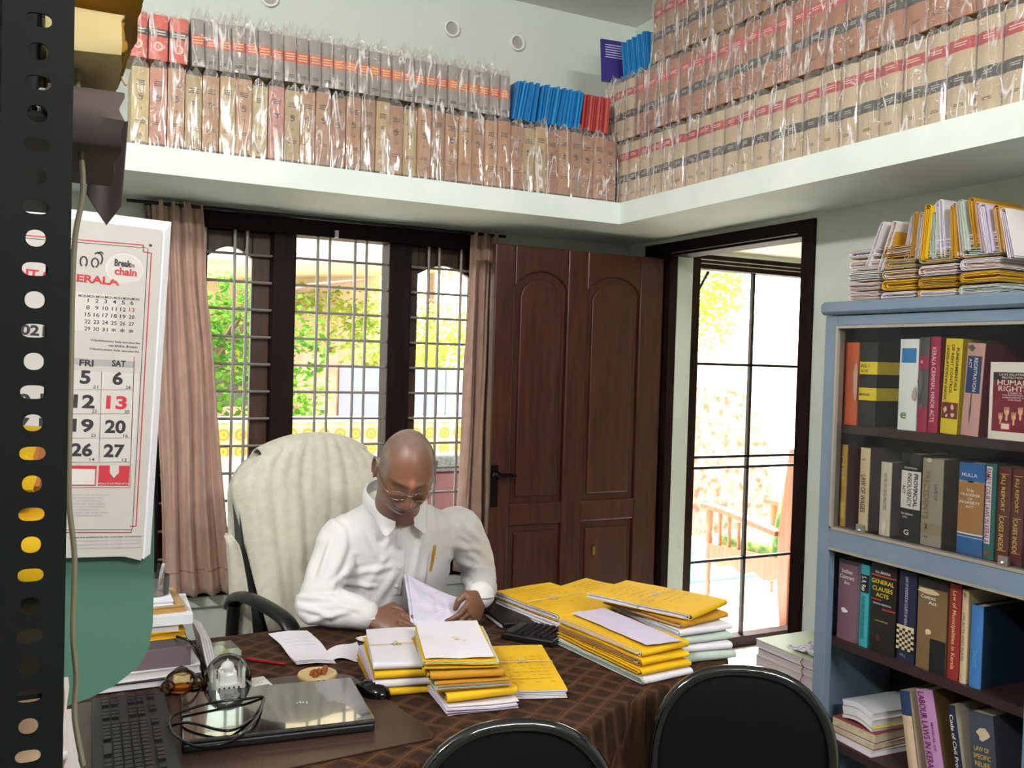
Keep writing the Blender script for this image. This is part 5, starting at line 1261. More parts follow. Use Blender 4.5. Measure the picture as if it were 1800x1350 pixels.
hl = at(824, 1086, 'z', ZD+.045)-WL
TL = hand(body, WL, hl, (.72, -.45, .45), -1, [(.25, .55, .35), (.45, .75, .5), (.65, .95, .6), (.8, 1.0, .6)], thumb=((.020, .030), (.042, .044, -.012), (.064, .040, -.030), (.078, .026, -.042)), sc=.98)
me = remesh(body, .0031, 1)
# natural tones of skin and shorn hair, by place on the body
inv = HR.inverted()
ca = me.color_attributes.new('tone', 'FLOAT_COLOR', 'POINT')
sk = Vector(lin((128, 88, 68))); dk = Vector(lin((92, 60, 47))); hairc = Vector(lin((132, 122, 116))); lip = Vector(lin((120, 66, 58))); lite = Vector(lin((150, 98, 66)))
cols_ = []
for v in me.vertices:
    p = inv @ (v.co-HC); c = sk.copy()
    if p.length < .19 and p.z > -.14:
        d = nz(p.x*40, p.y*40, p.z*40)*.5+.5
        # shorn hair on the sides, back and thin on top
        side_ = max(0, min(1, (abs(p.x)-.052)/.014))*(p.z > .012)*(p.y > -.055); back_ = max(0, min(1, (p.y-.035)/.02))*(p.z > -.06); top_ = max(0, min(1, (p.z-.075)/.03))*max(0, min(1, (p.y+.06)/.05))*.75
        h = max(side_, back_, top_)*(.55+.45*d)*.9
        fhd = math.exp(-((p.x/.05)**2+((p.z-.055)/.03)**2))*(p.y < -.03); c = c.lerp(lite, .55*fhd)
        c = c.lerp(hairc, h)
        if p.y < -.06:
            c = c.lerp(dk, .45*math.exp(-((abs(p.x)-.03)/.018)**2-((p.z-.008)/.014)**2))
            c = c.lerp(lip, .6*math.exp(-(p.x/.024)**2-((p.z+.066)/.011)**2))
            br = math.exp(-((abs(p.x)-.030)/.017)**2-((p.z-.031-.004*math.cos(p.x*40))/.0042)**2); c = c.lerp(Vector(lin((46, 36, 32))), .8*br)
            beard = (p.z < -.045)*.28*d; c = c.lerp(hairc, beard)
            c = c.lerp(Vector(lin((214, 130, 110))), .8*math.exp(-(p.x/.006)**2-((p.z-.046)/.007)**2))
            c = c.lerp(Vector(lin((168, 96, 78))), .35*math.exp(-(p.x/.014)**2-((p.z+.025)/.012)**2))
    cols_ += [c.x, c.y, c.z, 1]
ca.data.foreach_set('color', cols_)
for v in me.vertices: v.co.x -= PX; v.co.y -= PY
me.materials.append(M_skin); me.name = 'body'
bo = D.objects.new('body', me); C.objects.link(bo); bo.parent = man
def mo_(g): return g.warp(lambda p: (p[0]-PX, p[1]-PY, p[2]))
# thin cropped hair shell at the sides and back of the head
g = G(); idx = {}
for j in range(nv):
    for i in range(nu):
        q = hf[j*nu+i]; cs = [hv[k] for k in q]; c = sum(cs, Vector())/4
        if ((abs(c.x) > .058+.01*nz(c.y*60, c.z*60) and c.y > -.030-.2*(c.z-.05) and c.z > .015) or (c.y > .040 and c.z > -.045)) and c.z < .080+.03*nz(c.x*50, c.y*50):
            g.add([Hh(p*1.006) for p in cs], [(0, 1, 2, 3)])
mo_(g).build('hair', mat('grey cropped hair', (138, 124, 114), .8, var=(260, (104, 84, 72), .12), bump=(600, .6, .002)), man)
# glasses
gl = G()
for s_ in (-1, 1):
    c = (s_*.032, -.1035, .004)
    gl.tube([Hh((c[0]+.0225*math.copysign(abs(math.cos(a))**.75, math.cos(a)), c[1]+.006*abs(math.cos(a)*.5+s_*.5), c[2]+.0145*math.copysign(abs(math.sin(a))**.75, math.sin(a)))) for a in [2*PI*k/28 for k in range(28)]], .0009, 6, closed=True)
    gl.tube([Hh(q) for q in ((s_*.055, -.100, .010), (s_*.066, -.088, .012), (s_*.0775, -.04, .012), (s_*.0805, .008, .014))], .0011, 6)
gl.tube([Hh(q) for q in ((-.0095, -.104, .008), (0, -.1075, .0105), (.0095, -.104, .008))], .0010, 6)
go = mo_(gl).build('glasses', mat('thin metal rim', (150, 140, 134), .25, metal=.9), man, 60)
for s_ in (-1, 1):
    g = G(); c = (s_*.032, -.1035, .004); n_ = 20
    g.add([Hh((c[0]+.0215*math.copysign(abs(math.cos(a))**.75, math.cos(a)), c[1]+.006*abs(math.cos(a)*.5+s_*.5), c[2]+.0138*math.copysign(abs(math.sin(a))**.75, math.sin(a)))) for a in [2*PI*k/n_ for k in range(n_)]], [tuple(range(n_))])
    mo_(g).build('lens', clear_glass('spectacle lens', (.97, .97, .97), .02, 1.5), go)
# shirt
sh = G()
loft(sh, [sec(c, a, b, t) for c, a, b, t in TORSO], 36)
limb(sh, [SR+Vector((.04, .01, -.012)), SR, SR*.55+ER*.45, ER], [.062, .066, .060, .054], 20)
limb(sh, [ER, ER*.5+WR*.5+Vector((0, .0, .004)), WR-(WR-ER).normalized()*.012], [.054, .052, .041], 20)
limb(sh, [SL+Vector((-.04, .01, -.008)), SL, SL*.5+EL*.5+Vector((.012, 0, 0)), EL], [.062, .066, .060, .054], 20)
limb(sh, [EL, EL*.5+WL*.5, WL-(WL-EL).normalized()*.012], [.054, .050, .040], 20)
sh.warp(lambda p: (p[0], p[1], max(p[2], ZD+.004) if p[1] < 2.57 else p[2]))
me = remesh(sh, .005, 4)
nrms = [v.normal.copy() for v in me.vertices]
CREASE = [(586, 905, 614, 930, -.004, 6), (614, 930, 617, 965, -.005, 6), (617, 965, 600, 1010, -.006, 7), (600, 1010, 590, 1048, -.005, 7), (624, 990, 586, 1030, .006, 6), (588, 1036, 642, 1054, .006, 6), (611, 1010, 690, 996, .005, 6), (600, 1024, 660, 1030, .005, 5),
 (650, 876, 634, 902, .004, 6), (735, 905, 741, 955, .005, 6), (756, 893, 768, 945, .005, 6), (796, 960, 844, 966, .006, 6), (790, 980, 840, 1000, .006, 6), (792, 1006, 830, 1030, .006, 6), (553, 950, 541, 1012, .006, 7), (580, 955, 563, 1012, .006, 6),
 (524, 1050, 590, 1050, .007, 6), (528, 1066, 584, 1084, .007, 6), (542, 1094, 612, 1074, .006, 6), (598, 1064, 632, 1072, .005, 5), (645, 930, 668, 985, .004, 8), (680, 975, 640, 1040, .004, 7), (700, 1000, 660, 1060, .005, 7), (768, 900, 800, 925, .004, 6), (800, 900, 838, 940, .005, 7), (566, 912, 558, 950, .004, 7), (812, 925, 846, 950, .005, 6), (808, 945, 850, 985, -.004, 6), (690, 940, 676, 962, .004, 6), (736, 960, 728, 1010, .004, 6)]
for v, n_ in zip(me.vertices, nrms):
    p = v.co
    if n_.dot(fw) < .25:
        rel = p-CAM; zz = rel.dot(fw); sx_, sy_ = 900+FPX*rel.dot(rt)/zz, 675-FPX*rel.dot(up)/zz; w_ = 0
        for (a0, b0, a1, b1, amp, wd) in CREASE:
            dx, dy = a1-a0, b1-b0; q2 = dx*dx+dy*dy; t = max(0, min(1, ((sx_-a0)*dx+(sy_-b0)*dy)/q2)); ex = sx_-a0-dx*t; ey = sy_-b0-dy*t
            dd = (ex*ex+ey*ey)/(wd*wd)
            if dd < 7:
                side = (ex*dy-ey*dx)/math.sqrt(q2)/wd; tap = .35+.65*math.sin(PI*(.12+.76*t)); w_ += amp*tap*(math.exp(-dd)-.55*math.exp(-(abs(side)-1.5)**2*1.5)*math.exp(-dd*.12)*(t > .02)*(t < .98))
        w_ *= 1.0
    else: w_ = 0
    w6 = .0045*nz(p.x*10+3, p.y*10, p.z*8)+.0016*nz(p.x*30, p.y*30, p.z*22)
    v.co = p+n_*(w6+w_)
    v.co.x -= PX; v.co.y -= PY
M_sh = mat('white cotton shirt', (216, 214, 216), .8, bump=(50, .12, .004), sheen=.1)
me.materials.append(M_sh); me.name = 'shirt'
so_ = D.objects.new('shirt', me); C.objects.link(so_); so_.parent = man
for W_t, E_t, r_ in ((WR, ER, .037), (WL, EL, .036)):
    ax = (W_t-E_t).normalized(); a = W_t-ax*.055; b_ = W_t-ax*.002
    g = G(); q = [a, a+ax*.004, b_, b_-ax*.002, a+ax*.01]
    g.tube([a-ax*.0, a+ax*.006, b_-ax*.004, b_, b_-ax*.004, a+ax*.01], [r_*1.02, r_*1.10, r_*1.10, r_*1.06, r_*.98, r_*.9], 24); mo_(g).build('cuff', M_sh, so_, 60)
# collar
g = G(); cc = Vector((.905, 2.545, 1.098)); 
def colr_(a, h, out): # a angle round the neck, 0 = front
    return cc+Vector((math.sin(a)*(.082+out), -math.cos(a)*(.072+out)*1.0, .010-.034*math.cos(a)-.008+h))
for s_ in (-1, 1):
    def cf(u, v, s_=s_):
        a = s_*(.26+2.88*u); base = colr_(a, .034-.03*math.exp(-(u/.12)**2)*.4, .002); low = colr_(a+s_*.0, -.004, .012)
        pt = Vector((0, -.028, -.042))*math.exp(-((u-.10)/.10)**2)+Vector((s_*.012, 0, 0))*math.exp(-((u-.1)/.1)**2)
        return base*(1-v)+(low+pt)*v+Vector((0, 0, .006*math.sin(v*PI)))+(base-cc).normalized()*.005*math.sin(v*PI)
    g.sheet(cf, 30, 6, .0025)
mo_(g).build('collar', M_sh, so_, 60)
# placket, buttons, pocket, pen: laid on the front of the shirt by ray casting
from mathutils.bvhtree import BVHTree
bv = BVHTree.FromPolygons([v.co for v in me.vertices], [tuple(p.vertices) for p in me.polygons])
def onshirt(x, z, off=.0015):
    h = bv.ray_cast(Vector((x-PX, -1.2, z)), Vector((0, 1, 0)))
    return (h[0]+Vector((0, -off, 0))) if h[0] is not None else Vector((x-PX, 2.62-PY, z))
g = G(); g.sheet(lambda u, v: onshirt(.908-.014+.028*u+.006*(1-v), .83+.215*v, .0022), 4, 40, .0); g.build('placket', M_sh, so_, 60)
for z in (.86, .92, .98, 1.035):
    p = onshirt(.909, z, .0045); G().lathe([(.0045, 0), (.0055, .001), (.005, .0022), (0, .0016)], (0, 0, 0), 12).warp(lambda q, p=p: (p.x+q[0], p.y-q[2], p.z+q[1])).build('button', P(206, 200, 196, .3), so_, 60)
pkx, pkz = at(759, 1000, 'y', 2.49).x, at(775, 1037, 'y', 2.50).z
g = G(); g.sheet(lambda u, v: onshirt(pkx+.066*u, pkz+(.100*v)-.012*(1-abs(2*u-1))*(1-v)+0, .0035), 12, 12, .0); g.build('pocket', mat('shirt pocket cotton', (218, 216, 218), .8, bump=(50, .1, .004)), so_, 60)
a = onshirt(pkx+.014, pkz+.10, .006); b_ = onshirt(pkx+.010, pkz+.055, .006)
g = G(); g.tube([b_, a, a+Vector((.003, -.001, .030)), a+Vector((.0032, -.001, .033))], [.0045, .0048, .0048, .003], 10); g.build('pocket_pen', mat('gold pen cap', (196, 150, 60), .3, metal=.6), so_, 60)
a = onshirt(pkx+.028, pkz+.09, .005); g = G(); g.tube([a, a+Vector((.0, -.001, .034))], .0035, 8); g.build('pocket_pen', P(226, 210, 160), so_, 60)
# trousers hidden by the desk
g = G()
for s_ in (-1, 1):
    limb(g, [(.91+s_*.09, 2.84, .60), (.91+s_*.13, 2.60, .605), (.91+s_*.15, 2.40, .575)], [.105, .092, .07]); limb(g, [(.91+s_*.15, 2.40, .575), (.91+s_*.15, 2.42, .32), (.91+s_*.15, 2.46, .10)], [.07, .072, .06])
me = remesh(g, .012, 2)
for v in me.vertices: v.co.x -= PX; v.co.y -= PY
me.materials.append(P(60, 58, 62)); to = D.objects.new('trousers', me); C.objects.link(to); to.parent = man
# papers he reads
A_, B_, C_, D_ = dep(716, 1010, 2.66), dep(820, 1056, 2.72), at(834, 1092, 'z', ZD+.03), at(728, 1099, 'z', ZD+.03)
fq = bil(A_, B_, C_, D_)
for v_ in (A_, B_, C_, D_): v_.z = max(v_.z, ZD+.03)
nn = Vector((-.3, -.8, .5)).normalized()
for k in range(2):
    papersheet('held_paper', ('front printed sheet curving between the hands of the man', 'rear sheet behind the printed one between the hands of the man')[k],
      lambda u, v, k=k: fq(u, v)+nn*(-.022*math.sin(PI*u)*(1-.3*v)+.014*math.sin(PI*v)-.007*k)+Vector((-.01*k, .0, .004*k)), nu=20, nv=16,
      mtl=mat('thin printed paper', (222, 216, 236), .75, var=(34, (206, 200, 222), .12)), lines=[(.12, .20, .10+.06*j) for j in range(7)]+[(.3, .9, .30+.05*j) for j in range(9)] if k == 0 else None, loc=tuple(C_))
f5 = bil((.835, 2.41, ZD+.006), (.955, 2.44, ZD+.006), (.985, 2.33, ZD+.006), (.865, 2.30, ZD+.006))
papersheet('loose_paper', 'white sheets lying under the hands of the man', lambda u, v: f5(u, v)+Vector((0, 0, .003*math.sin(u*3))), loc=(.9, 2.37, ZD), t=.004)
# ------------------------------------------------------------------ slotted steel rack at the left
M_rack = mat('dark green-grey rack enamel', (17, 23, 22), .6, var=(9, (12, 17, 16)), spec=.2)
rk = thing('steel_rack', 'dark slotted-angle steel rack post close to the camera at the left edge', 'rack', (-.36, .60, 0))
RX, RY = -.36, .60
def holes_plate(g, x0, x1, z0, z1, y, holes, yt):
    """plate facing -y with real holes, built from strips"""
    zc = z0; xm = (x0+x1)/2
    for (hz, hw, hh) in holes:
        a, b_ = hz-hh*1.45, hz+hh*1.45
        if a > zc: g.box(x0, x1, y, y+yt, zc, a)
        n = 24; out = []; inn = []
        for k in range(n):
            t = 2*PI*k/n; c_, s_ = math.cos(t), math.sin(t); pw_ = .6 if hw > hh*1.2 else .9
            inn.append((xm+hw*math.copysign(abs(c_)**pw_, c_), hz+hh*math.copysign(abs(s_)**.9, s_)))
            m_ = max(abs(c_), abs(s_)); out.append((xm+(x1-x0)/2*c_/m_, hz+(b_-a)/2*s_/m_))
        vs = [(p[0], y, p[1]) for p in out]+[(p[0], y, p[1]) for p in inn]+[(p[0], y+yt, p[1]) for p in out]+[(p[0], y+yt, p[1]) for p in inn]
        fs = []
        for k in range(n):
            j = (k+1) % n; fs += [(k, j, n+j, n+k), (2*n+j, 2*n+k, 3*n+k, 3*n+j), (n+k, n+j, 3*n+j, 3*n+k)]
        g.add(vs, fs); zc = b_
    g.box(x0, x1, y, y+yt, zc, z1)
def post(x, y, zt=2.10, holes=True):
    g = G()
    hs = []
    z = at(52, 1330, 'y', .6).z; k = 1
    while z > .2: z -= .0349*1
    z0_ = at(52, 1330, 'y', .6).z; stp = (at(52, 253, 'y', .6).z-z0_)/20
    z = z0_-int((z0_-.1)/stp)*stp; k = int(round((z-z0_)/stp))
    while z < zt-.05:
        hs.append((z, .0068 if k % 2 == 0 else .0052, .0040 if k % 2 == 0 else .0050)); z += stp; k += 1
    holes_plate(g, x, x+.037, .0, zt, y, hs, .002)
    g.box(x+.035, x+.037, y+.002, y+.038, 0, zt)
    g.warp(lambda p: (p[0]-RX, p[1]-RY, p[2])); g.build('post', M_rack, rk)
post(-.0285, .60)
g = G(); g.box(-.008, .011, 1.036, 1.038, 0, 2.1); g.box(.009, .011, 1.0, 1.036, 0, 2.1); g.warp(lambda p: (p[0]-RX, p[1]-RY, p[2])); g.build('post', M_rack, rk)
for y in (.60, 1.0):
    g = G(); g.box(-.36, -.322, y, y+.002, 0, 2.1); g.box(-.36, -.358, y+.002, y+.038, 0, 2.1); g.warp(lambda p: (p[0]-RX, p[1]-RY, p[2])); g.build('post', M_rack, rk)
for z in (.12, .55, .85, 1.09, 1.322, 1.665, 2.06):
    g = G(); g.box(-.355, .005, .604, 1.034, z, z+.003); g.box(.002, .005, .604, 1.034, z-.03, z); g.warp(lambda p: (p[0]-RX, p[1]-RY, p[2])); g.build('shelf', M_rack, rk)
M_mv = mat('mauve grey paper', (100, 86, 86), .85, var=(14, (84, 72, 72))); M_ydk = mat('dull yellow board', (160, 120, 16), .75, var=(10, (140, 100, 10)))
# bundles jutting from the rack
def roll(name, label, c, L_, W_8, H_, m1, m2, n=6, rz=0, seed=1):
    r, H = case_file(name, label, L_, W_8, n, [m1, m2], seed=seed, cover=m1, loc=c, rot=rz, wob=.011, t=.0018, gap=.0030, group=None); return r
for (lb, x0, y0, z_, L_, W_8, n_, a_, b_, sd) in (
 ('mauve-grey file bundle jutting out of the rack, lowest of the upper shelf', -.007, .86, 1.669, .17, .048, 5, M_mv, P(206, 196, 190), 3),
 ('cream-edged file bundle, second from the bottom on the upper rack shelf', -.007, .84, 1.727, .15, .047, 4, P(206, 184, 130), M_ydk, 6),
 ('dull yellow file bundle jutting furthest out of the upper rack shelf', -.007, .87, 1.775, .17, .060, 5, M_ydk, M_mv, 4),
 ('topmost dull yellow file bundle on the upper rack shelf', -.007, .86, 1.832, .17, .042, 6, M_ydk, M_mv, 8)):
    roll('file_bundle', lb, (x0, y0, z_), L_, W_8, .05, a_, b_, n=n_, rz=-PI/2, seed=sd)
r = thing('loose_paper', 'torn mauve-grey sheet hanging down from the bundles on the rack', 'paper', (.02, .88, 1.70))
G().sheet(lambda u, v: (.008+.028*u-.004*v, .01*math.sin(u*4), .03-.09*v*(1-.45*abs(u-.6))), 10, 10, .0008).build('sheet', M_mv, r, 60)
q = [at(156, 0, 'y', .80), at(180, 70, 'y', .80), at(205, 120, 'y', .80), at(222, 150, 'y', .80)]
o = G().tube(smooth_path([tuple(a_) for a_ in q], 5), .0014, 6).build('hanging_string', M_string, None, 60); tag(o, 'grey string slanting down in front of the yellow bundles on the rack', 'string')
q = [at(140, 60, 'y', .72), at(136, 200, 'y', .72), at(146, 330, 'y', .72), at(130, 440, 'y', .72), at(124, 690, 'y', .72), at(121, 870, 'y', .72), at(131, 980, 'y', .72), at(128, 1110, 'y', .72), at(134, 1190, 'y', .72), at(131, 1260, 'y', .72), at(146, 1345, 'y', .72)]
o = G().tube(smooth_path([tuple(a_) for a_ in q], 6), [.0022]*60+[.0022], 6).build('hanging_string', mat('grey cord', (120, 112, 92), .8), None, 60); tag(o, 'long greyish cord hanging down along the rack post', 'string')
roll('file_bundle', 'yellow file bundle seen through the post holes on the middle rack shelf', (-.30, 1.02, 1.326), .20, .30, .05, M_yel, M_white, n=7, rz=-PI/2, seed=9)
roll('file_bundle', 'second yellow file bundle behind the rack post, on top of the other', (-.31, 1.02, 1.405), .20, .30, .05, M_yel, P(200, 120, 60), n=5, rz=-PI/2, seed=10)
roll('file_bundle', 'blue paper bundle low on the rack, under the white one by the desk corner', (-.27, .98, 1.094), .17, .29, .05, P(60, 80, 150), M_white, n=4, rz=-PI/2, seed=12)
roll('file_bundle', 'white paper bundle low on the rack between a blue and a tan one', (-.275, .98, 1.136), .17, .297, .05, M_wht, M_white, n=4, rz=-PI/2, seed=13)
roll('file_bundle', 'tan paper bundle low on the rack, on top of the white one', (-.28, .98, 1.178), .17, .292, .05, P(170, 140, 110), M_wht, n=4, rz=-PI/2, seed=14)
fb = thing('file_box', 'dark upright file box on the upper rack shelf behind the post', 'box', (-.30, .70, 1.669))
G().box(0, .288, 0, .28, 0, .30).build('box', mat('dark file box', (30, 32, 34), .7), fb, bevel=.003); G().box(.06, .20, -.002, .0, .16, .22).build('label', P(70, 66, 62), fb)
# ------------------------------------------------------------------ green board and calendar
CALY = 1.615
gb = thing('green_board', 'green hanging board with rounded lower corner behind the calendar', 'board', (0, 1.635, .94))
pl = [(-.30, .755), (-.30, .0), (.0, .0), (.06, .015), (.10, .032), (.135, .058), (.152, .09), (.157, .13), (.157, .24), (.15, .755)]
G().prism(pl, 0, .006, 'y').build('panel', mat('green board paint', (76, 116, 100), .6, var=(3, (68, 106, 92))), gb)
G().tube([(-.31, .003, .757), (.155, .003, .757)], .006, 8).build('hanging_rod', M_rack, gb)
o = G().tube([(-.10, 1.637, 3.2), (-.10, 1.638, 1.70)], .0015, 6).build('hanging_wire', M_string, None); tag(o, 'wire holding the green board up behind the calendar', 'wire')
cal = thing('wall_calendar', 'large paper wall calendar with red border, hanging left of the curtain', 'calendar', (.095, CALY, 1.73), (0, math.radians(2.4), 0))
M_cal = mat('calendar paper', (176, 171, 166), .75)
# local x right, z up; right edge x = +.062
XR = .063; XL_ = -.33
for k in range(5):
    g = G(); dx = .0035*k; dz = -.0025*k+.006
    g.sheet(lambda u, v, k=k: (XL_+(XR+(.0 if k == 4 else .014-.003*k)-XL_)*u, .004*(4-k)*.45+.005*math.sin(PI*v)*0-.0, .018-.004*k-(.548-.002*k)*v-.014*(u > .93)*(v > .95)*(u-.93)*8), 30, 20, .0005)
    g.build('page' if k < 4 else 'front_page', M_cal if k == 4 else P(222, 220, 226), cal, 60)
g = G(); rd = P(176, 44, 54); bk = P(44, 40, 44); gy_ = P(150, 146, 146)
mm = [rd, bk, gy_, P(196, 190, 186), P(186, 180, 176)]
def cb(x0, x1, z0, z1, m_): g.box(x0, x1, -.0006, -.0002, z0, z1, m_)
# px scale: calendar plane, 1 px = .00104 m ; helper from photo places
ir = Matrix.Rotation(math.radians(2.4), 4, 'Y').inverted()
def cp(px, py):
    w_ = at(px, py, 'y', CALY)-Vector((.095, CALY, 1.73)); w_ = ir @ w_; return w_.x, w_.z
def line(pa, pb, th, m_):
    a, b_ = cp(*pa), cp(*pb); dx, dz = b_[0]-a[0], b_[1]-a[1]; L_ = math.hypot(dx, dz); nx_, nz_ = -dz/L_*th/2, dx/L_*th/2
    g.add([(a[0]+nx_, -.0006, a[1]+nz_), (b_[0]+nx_, -.0006, b_[1]+nz_), (b_[0]-nx_, -.0006, b_[1]-nz_), (a[0]-nx_, -.0006, a[1]-nz_)], [(3, 2, 1, 0)], m_)
line((-60, 405), (252, 431), .0018, 0); line((-60, 410), (258, 436), .001, 1); line((252, 431), (252, 443), .0018, 0); line((252, 443), (266, 445), .0018, 0)
line((266, 445), (239, 925), .0018, 0); line((260, 436), (233, 925), .001, 1); line((233, 925), (230, 937), .001, 1); line((239, 925), (229, 925), .0018, 0)
line((-60, 936), (230, 936), .0018, 0); line((-60, 931), (230, 931), .001, 1)
line((262, 431), (267, 432), .004, 1)
def tx(t, px, py, wpx, hpx, m_, keep=False):
    x, z = cp(px, py); g.text(t, (x, -.0008, z), wpx*.00104, hpx*.00104, m_, 'h', keep)
# left part of the header is hidden behind the post, only the last signs show
tx('~GOVERNMENT OF KERALA', 51, 480, 250, 12, 0); tx('~2021', 50, 580, 46, 16, 1)
# the two last letters of the Malayalam heading, drawn as strokes
def arc(cx, cy, rx, ry, a0, a1, th, m_):
    P_ = [(cx+rx*math.cos(math.radians(a0+(a1-a0)*k/14)), cy-ry*math.sin(math.radians(a0+(a1-a0)*k/14))) for k in range(15)]
    for a, b_ in zip(P_, P_[1:]): line(a, b_, th, m_)
arc(147, 460, 6, 9, -60, 240, .0026, 1); arc(167, 462, 6, 8, -80, 260, .0026, 1); arc(172, 455, 8, 11, -60, 130, .0026, 1); arc(177, 447, 4, 4, 0, 180, .002, 1)
# round badge
bx_, bz_ = cp(219, 473); n = 36
for rr, m_ in ((.0285, 3), (.0262, 4)):
    g.add([(bx_+rr*math.cos(2*PI*k/n), -.0006 if m_ == 3 else -.0009, bz_+rr*.88*math.sin(2*PI*k/n)) for k in range(n)][::-1], [tuple(range(n))], m_)
b_ = len(g.v)
def tb_(t, px, py, wpx, hpx, m_):
    x, z = cp(px, py); g.text(t, (x, -.0012, z), wpx*.00104, hpx*.00104, m_, 'h', False)
tb_('~Break', 216, 463, 24, 11, 1); tb_('the', 232, 466, 7, 7, 1); tb_('~chain', 221, 478, 32, 12, 0)
# small month table
import itertools
cb(*(cp(125, 0)[0], cp(239, 0)[0], cp(180, 584)[1], cp(180, 517)[1], 4))
for c_ in range(7):
    x = 140+16*(c_-0) ; tx('MON', 145+15.5*c_, 520+1.0*c_, 11, 4, 1)
num = 1
for r_ in range(5):
    for c_ in range(6):
        d = 1+c_+7*r_
        tx(str(d) if d <= 31 else '*', 155+15.4*c_-r_*.4, 528+12.4*r_+.9*c_, 5 if d < 10 else 8, 6, 1 if not (c_ == 5 and r_ == 1) else 0, True)
for k, (w_, px) in enumerate(((72, 203), (42, 216), (72, 201))): 
    tx('Vidyabhyasam kala samskarika' if w_ > 50 else 'varshika dinam', px, 601+7.5*k, w_, 4, 1)
# large date table
def cell(px0, px1, py0, py1, m_): 
    a, b2_ = cp(px0, py0), cp(px1, py1); cb(a[0], b2_[0], b2_[1], a[1], m_)
cell(100, 236, 627, 647, 2); cell(100, 235, 649, 815, 4)
tx('~FRI', 152, 638, 20, 10, 1); tx('~SAT', 209, 639, 20, 10, 1); 
for r_, (a, b2_) in enumerate(((5, 6), (12, 13), (19, 20), (26, 27))):
    py = 663+42.5*r_; sh_ = -3.0*r_
    tx('~'+str(b2_), 207+sh_*.7, py+2, 15 if b2_ < 10 else 30, 21, 0 if b2_ == 13 else 1); tx('~'+str(a), 150+sh_*.7, py, 15 if a < 10 else 30, 21, 1)
    tx('~'+str(a-1), 92+sh_*.7, py-1, 30, 21, 1); tx('~'+str(a-2), 36+sh_*.7, py-2, 30, 21, 1)
    tx('14' if r_ > 2 else str(21+r_), 168+sh_*.7, py+17, 7, 5, 1); tx(str(24-r_*4), 225+sh_*.7, py+18, 7, 5, 1)
    line((120, py+22), (236-r_*2, py+22), .0006, 3)
line((179, 649), (174, 812), .0007, 3)
for p_ in (((236, 627), (228, 857)), ((120, 857), (228, 857))): line(p_[0], p_[1], .0010, 0)
cell(120, 168, 818, 854, 0); a_, b3_ = cp(124, 824), cp(166, 852); g.box(a_[0], b3_[0], -.0010, -.0007, b3_[1], a_[1], 3); cell(174, 226, 818, 854, 0)
g.add([(cp(a, b2_)[0], -.0009, cp(a, b2_)[1]) for a, b2_ in ((193, 818), (193, 831), (200, 840), (209, 831), (209, 818))][::-1], [(0, 1, 2, 3, 4)], 4)
tx('KERALA STATE PRESS OF THE', 200, 850, 46, 3, 4)
for k in range(8): tx('notes of the holidays and feast days' if k % 3 else 'notes of the days', 158-(k % 2)*6, 870+k*5.2, 54-(k % 3)*9, 3, 2)
for k in range(4): tx('printed and published by the controller of stationery', 186, 944+k*6.4, 104, 3.4, 1 if k == 0 else 2)
g.build('print', mm, cal)
o = G().tube([(-.06, CALY+.0, 3.2), (-.02, CALY, 1.762)], .0012, 6).build('hanging_wire', M_string, None); tag(o, 'thin string holding up the wall calendar', 'string')
# ------------------------------------------------------------------ curtains
M_cur = mat('dusty pink curtain', (190, 156, 140), .75, var=(30, (172, 136, 120), .2), bump=(70, .25, .004), sheen=.4, stretch=(1, 1, .5))
def curtain(name, label, top, bot, z1_, z0_, npl, seed, y=Y-.075, gather=.22):
    r = thing(name, label, 'curtain', ((top[0]+top[1])/2, y, z0_))
    def fn(u, v):
        z = z1_+(z0_-z1_)*v; k = v
        gx = 1-.14*math.exp(-((v-gather)/.12)**2)
        a = top[0]+(bot[0]-top[0])*k; b_ = top[1]+(bot[1]-top[1])*k; mid = (a+b_)/2
        x = mid+(a+(b_-a)*u-mid)*gx+.004*math.sin(v*9+u*5+seed)
        ph = u*npl*2*PI+seed+.8*nz(u*4, v*2, seed); yy = .022*math.sin(ph)*(.55+.6*v)+.007*math.sin(2.3*ph+v*4)
        return (x-r.location.x, yy, z-r.location.z)
    G().sheet(fn, 90, 40, .002).build('fabric', M_cur, r, 180)
    g = G(); g.sheet(lambda u, v: Vector(fn(u, .935+.004*v))+Vector((0, -.0028, 0)), 90, 1, .001); g.build('hem_seam', mat('curtain seam', (150, 116, 100), .8), r, 60)
    return r
curtain('curtain', 'dusty pink curtain gathered at the left side of the window', (.325, .515), (.40, .650), 2.108, .565, 3.6, 1)
curtain('curtain', 'narrow dusty pink curtain between the window and the open door leaf', (1.665, 1.80), (1.640, 1.80), 2.10, .57, 2.4, 2)
o = G().tube([(.24, Y-.075, 2.095), (1.84, Y-.075, 2.095)], .007, 8).build('curtain_rod', M_black, None, 60); tag(o, 'thin dark curtain rod above the window', 'curtain rod')
curtain('curtain', 'bunched edge of patterned curtain at the top left corner of the window', (.302, .36), (.31, .375), 2.09, 1.80, 3, 5, y=Y-.03)
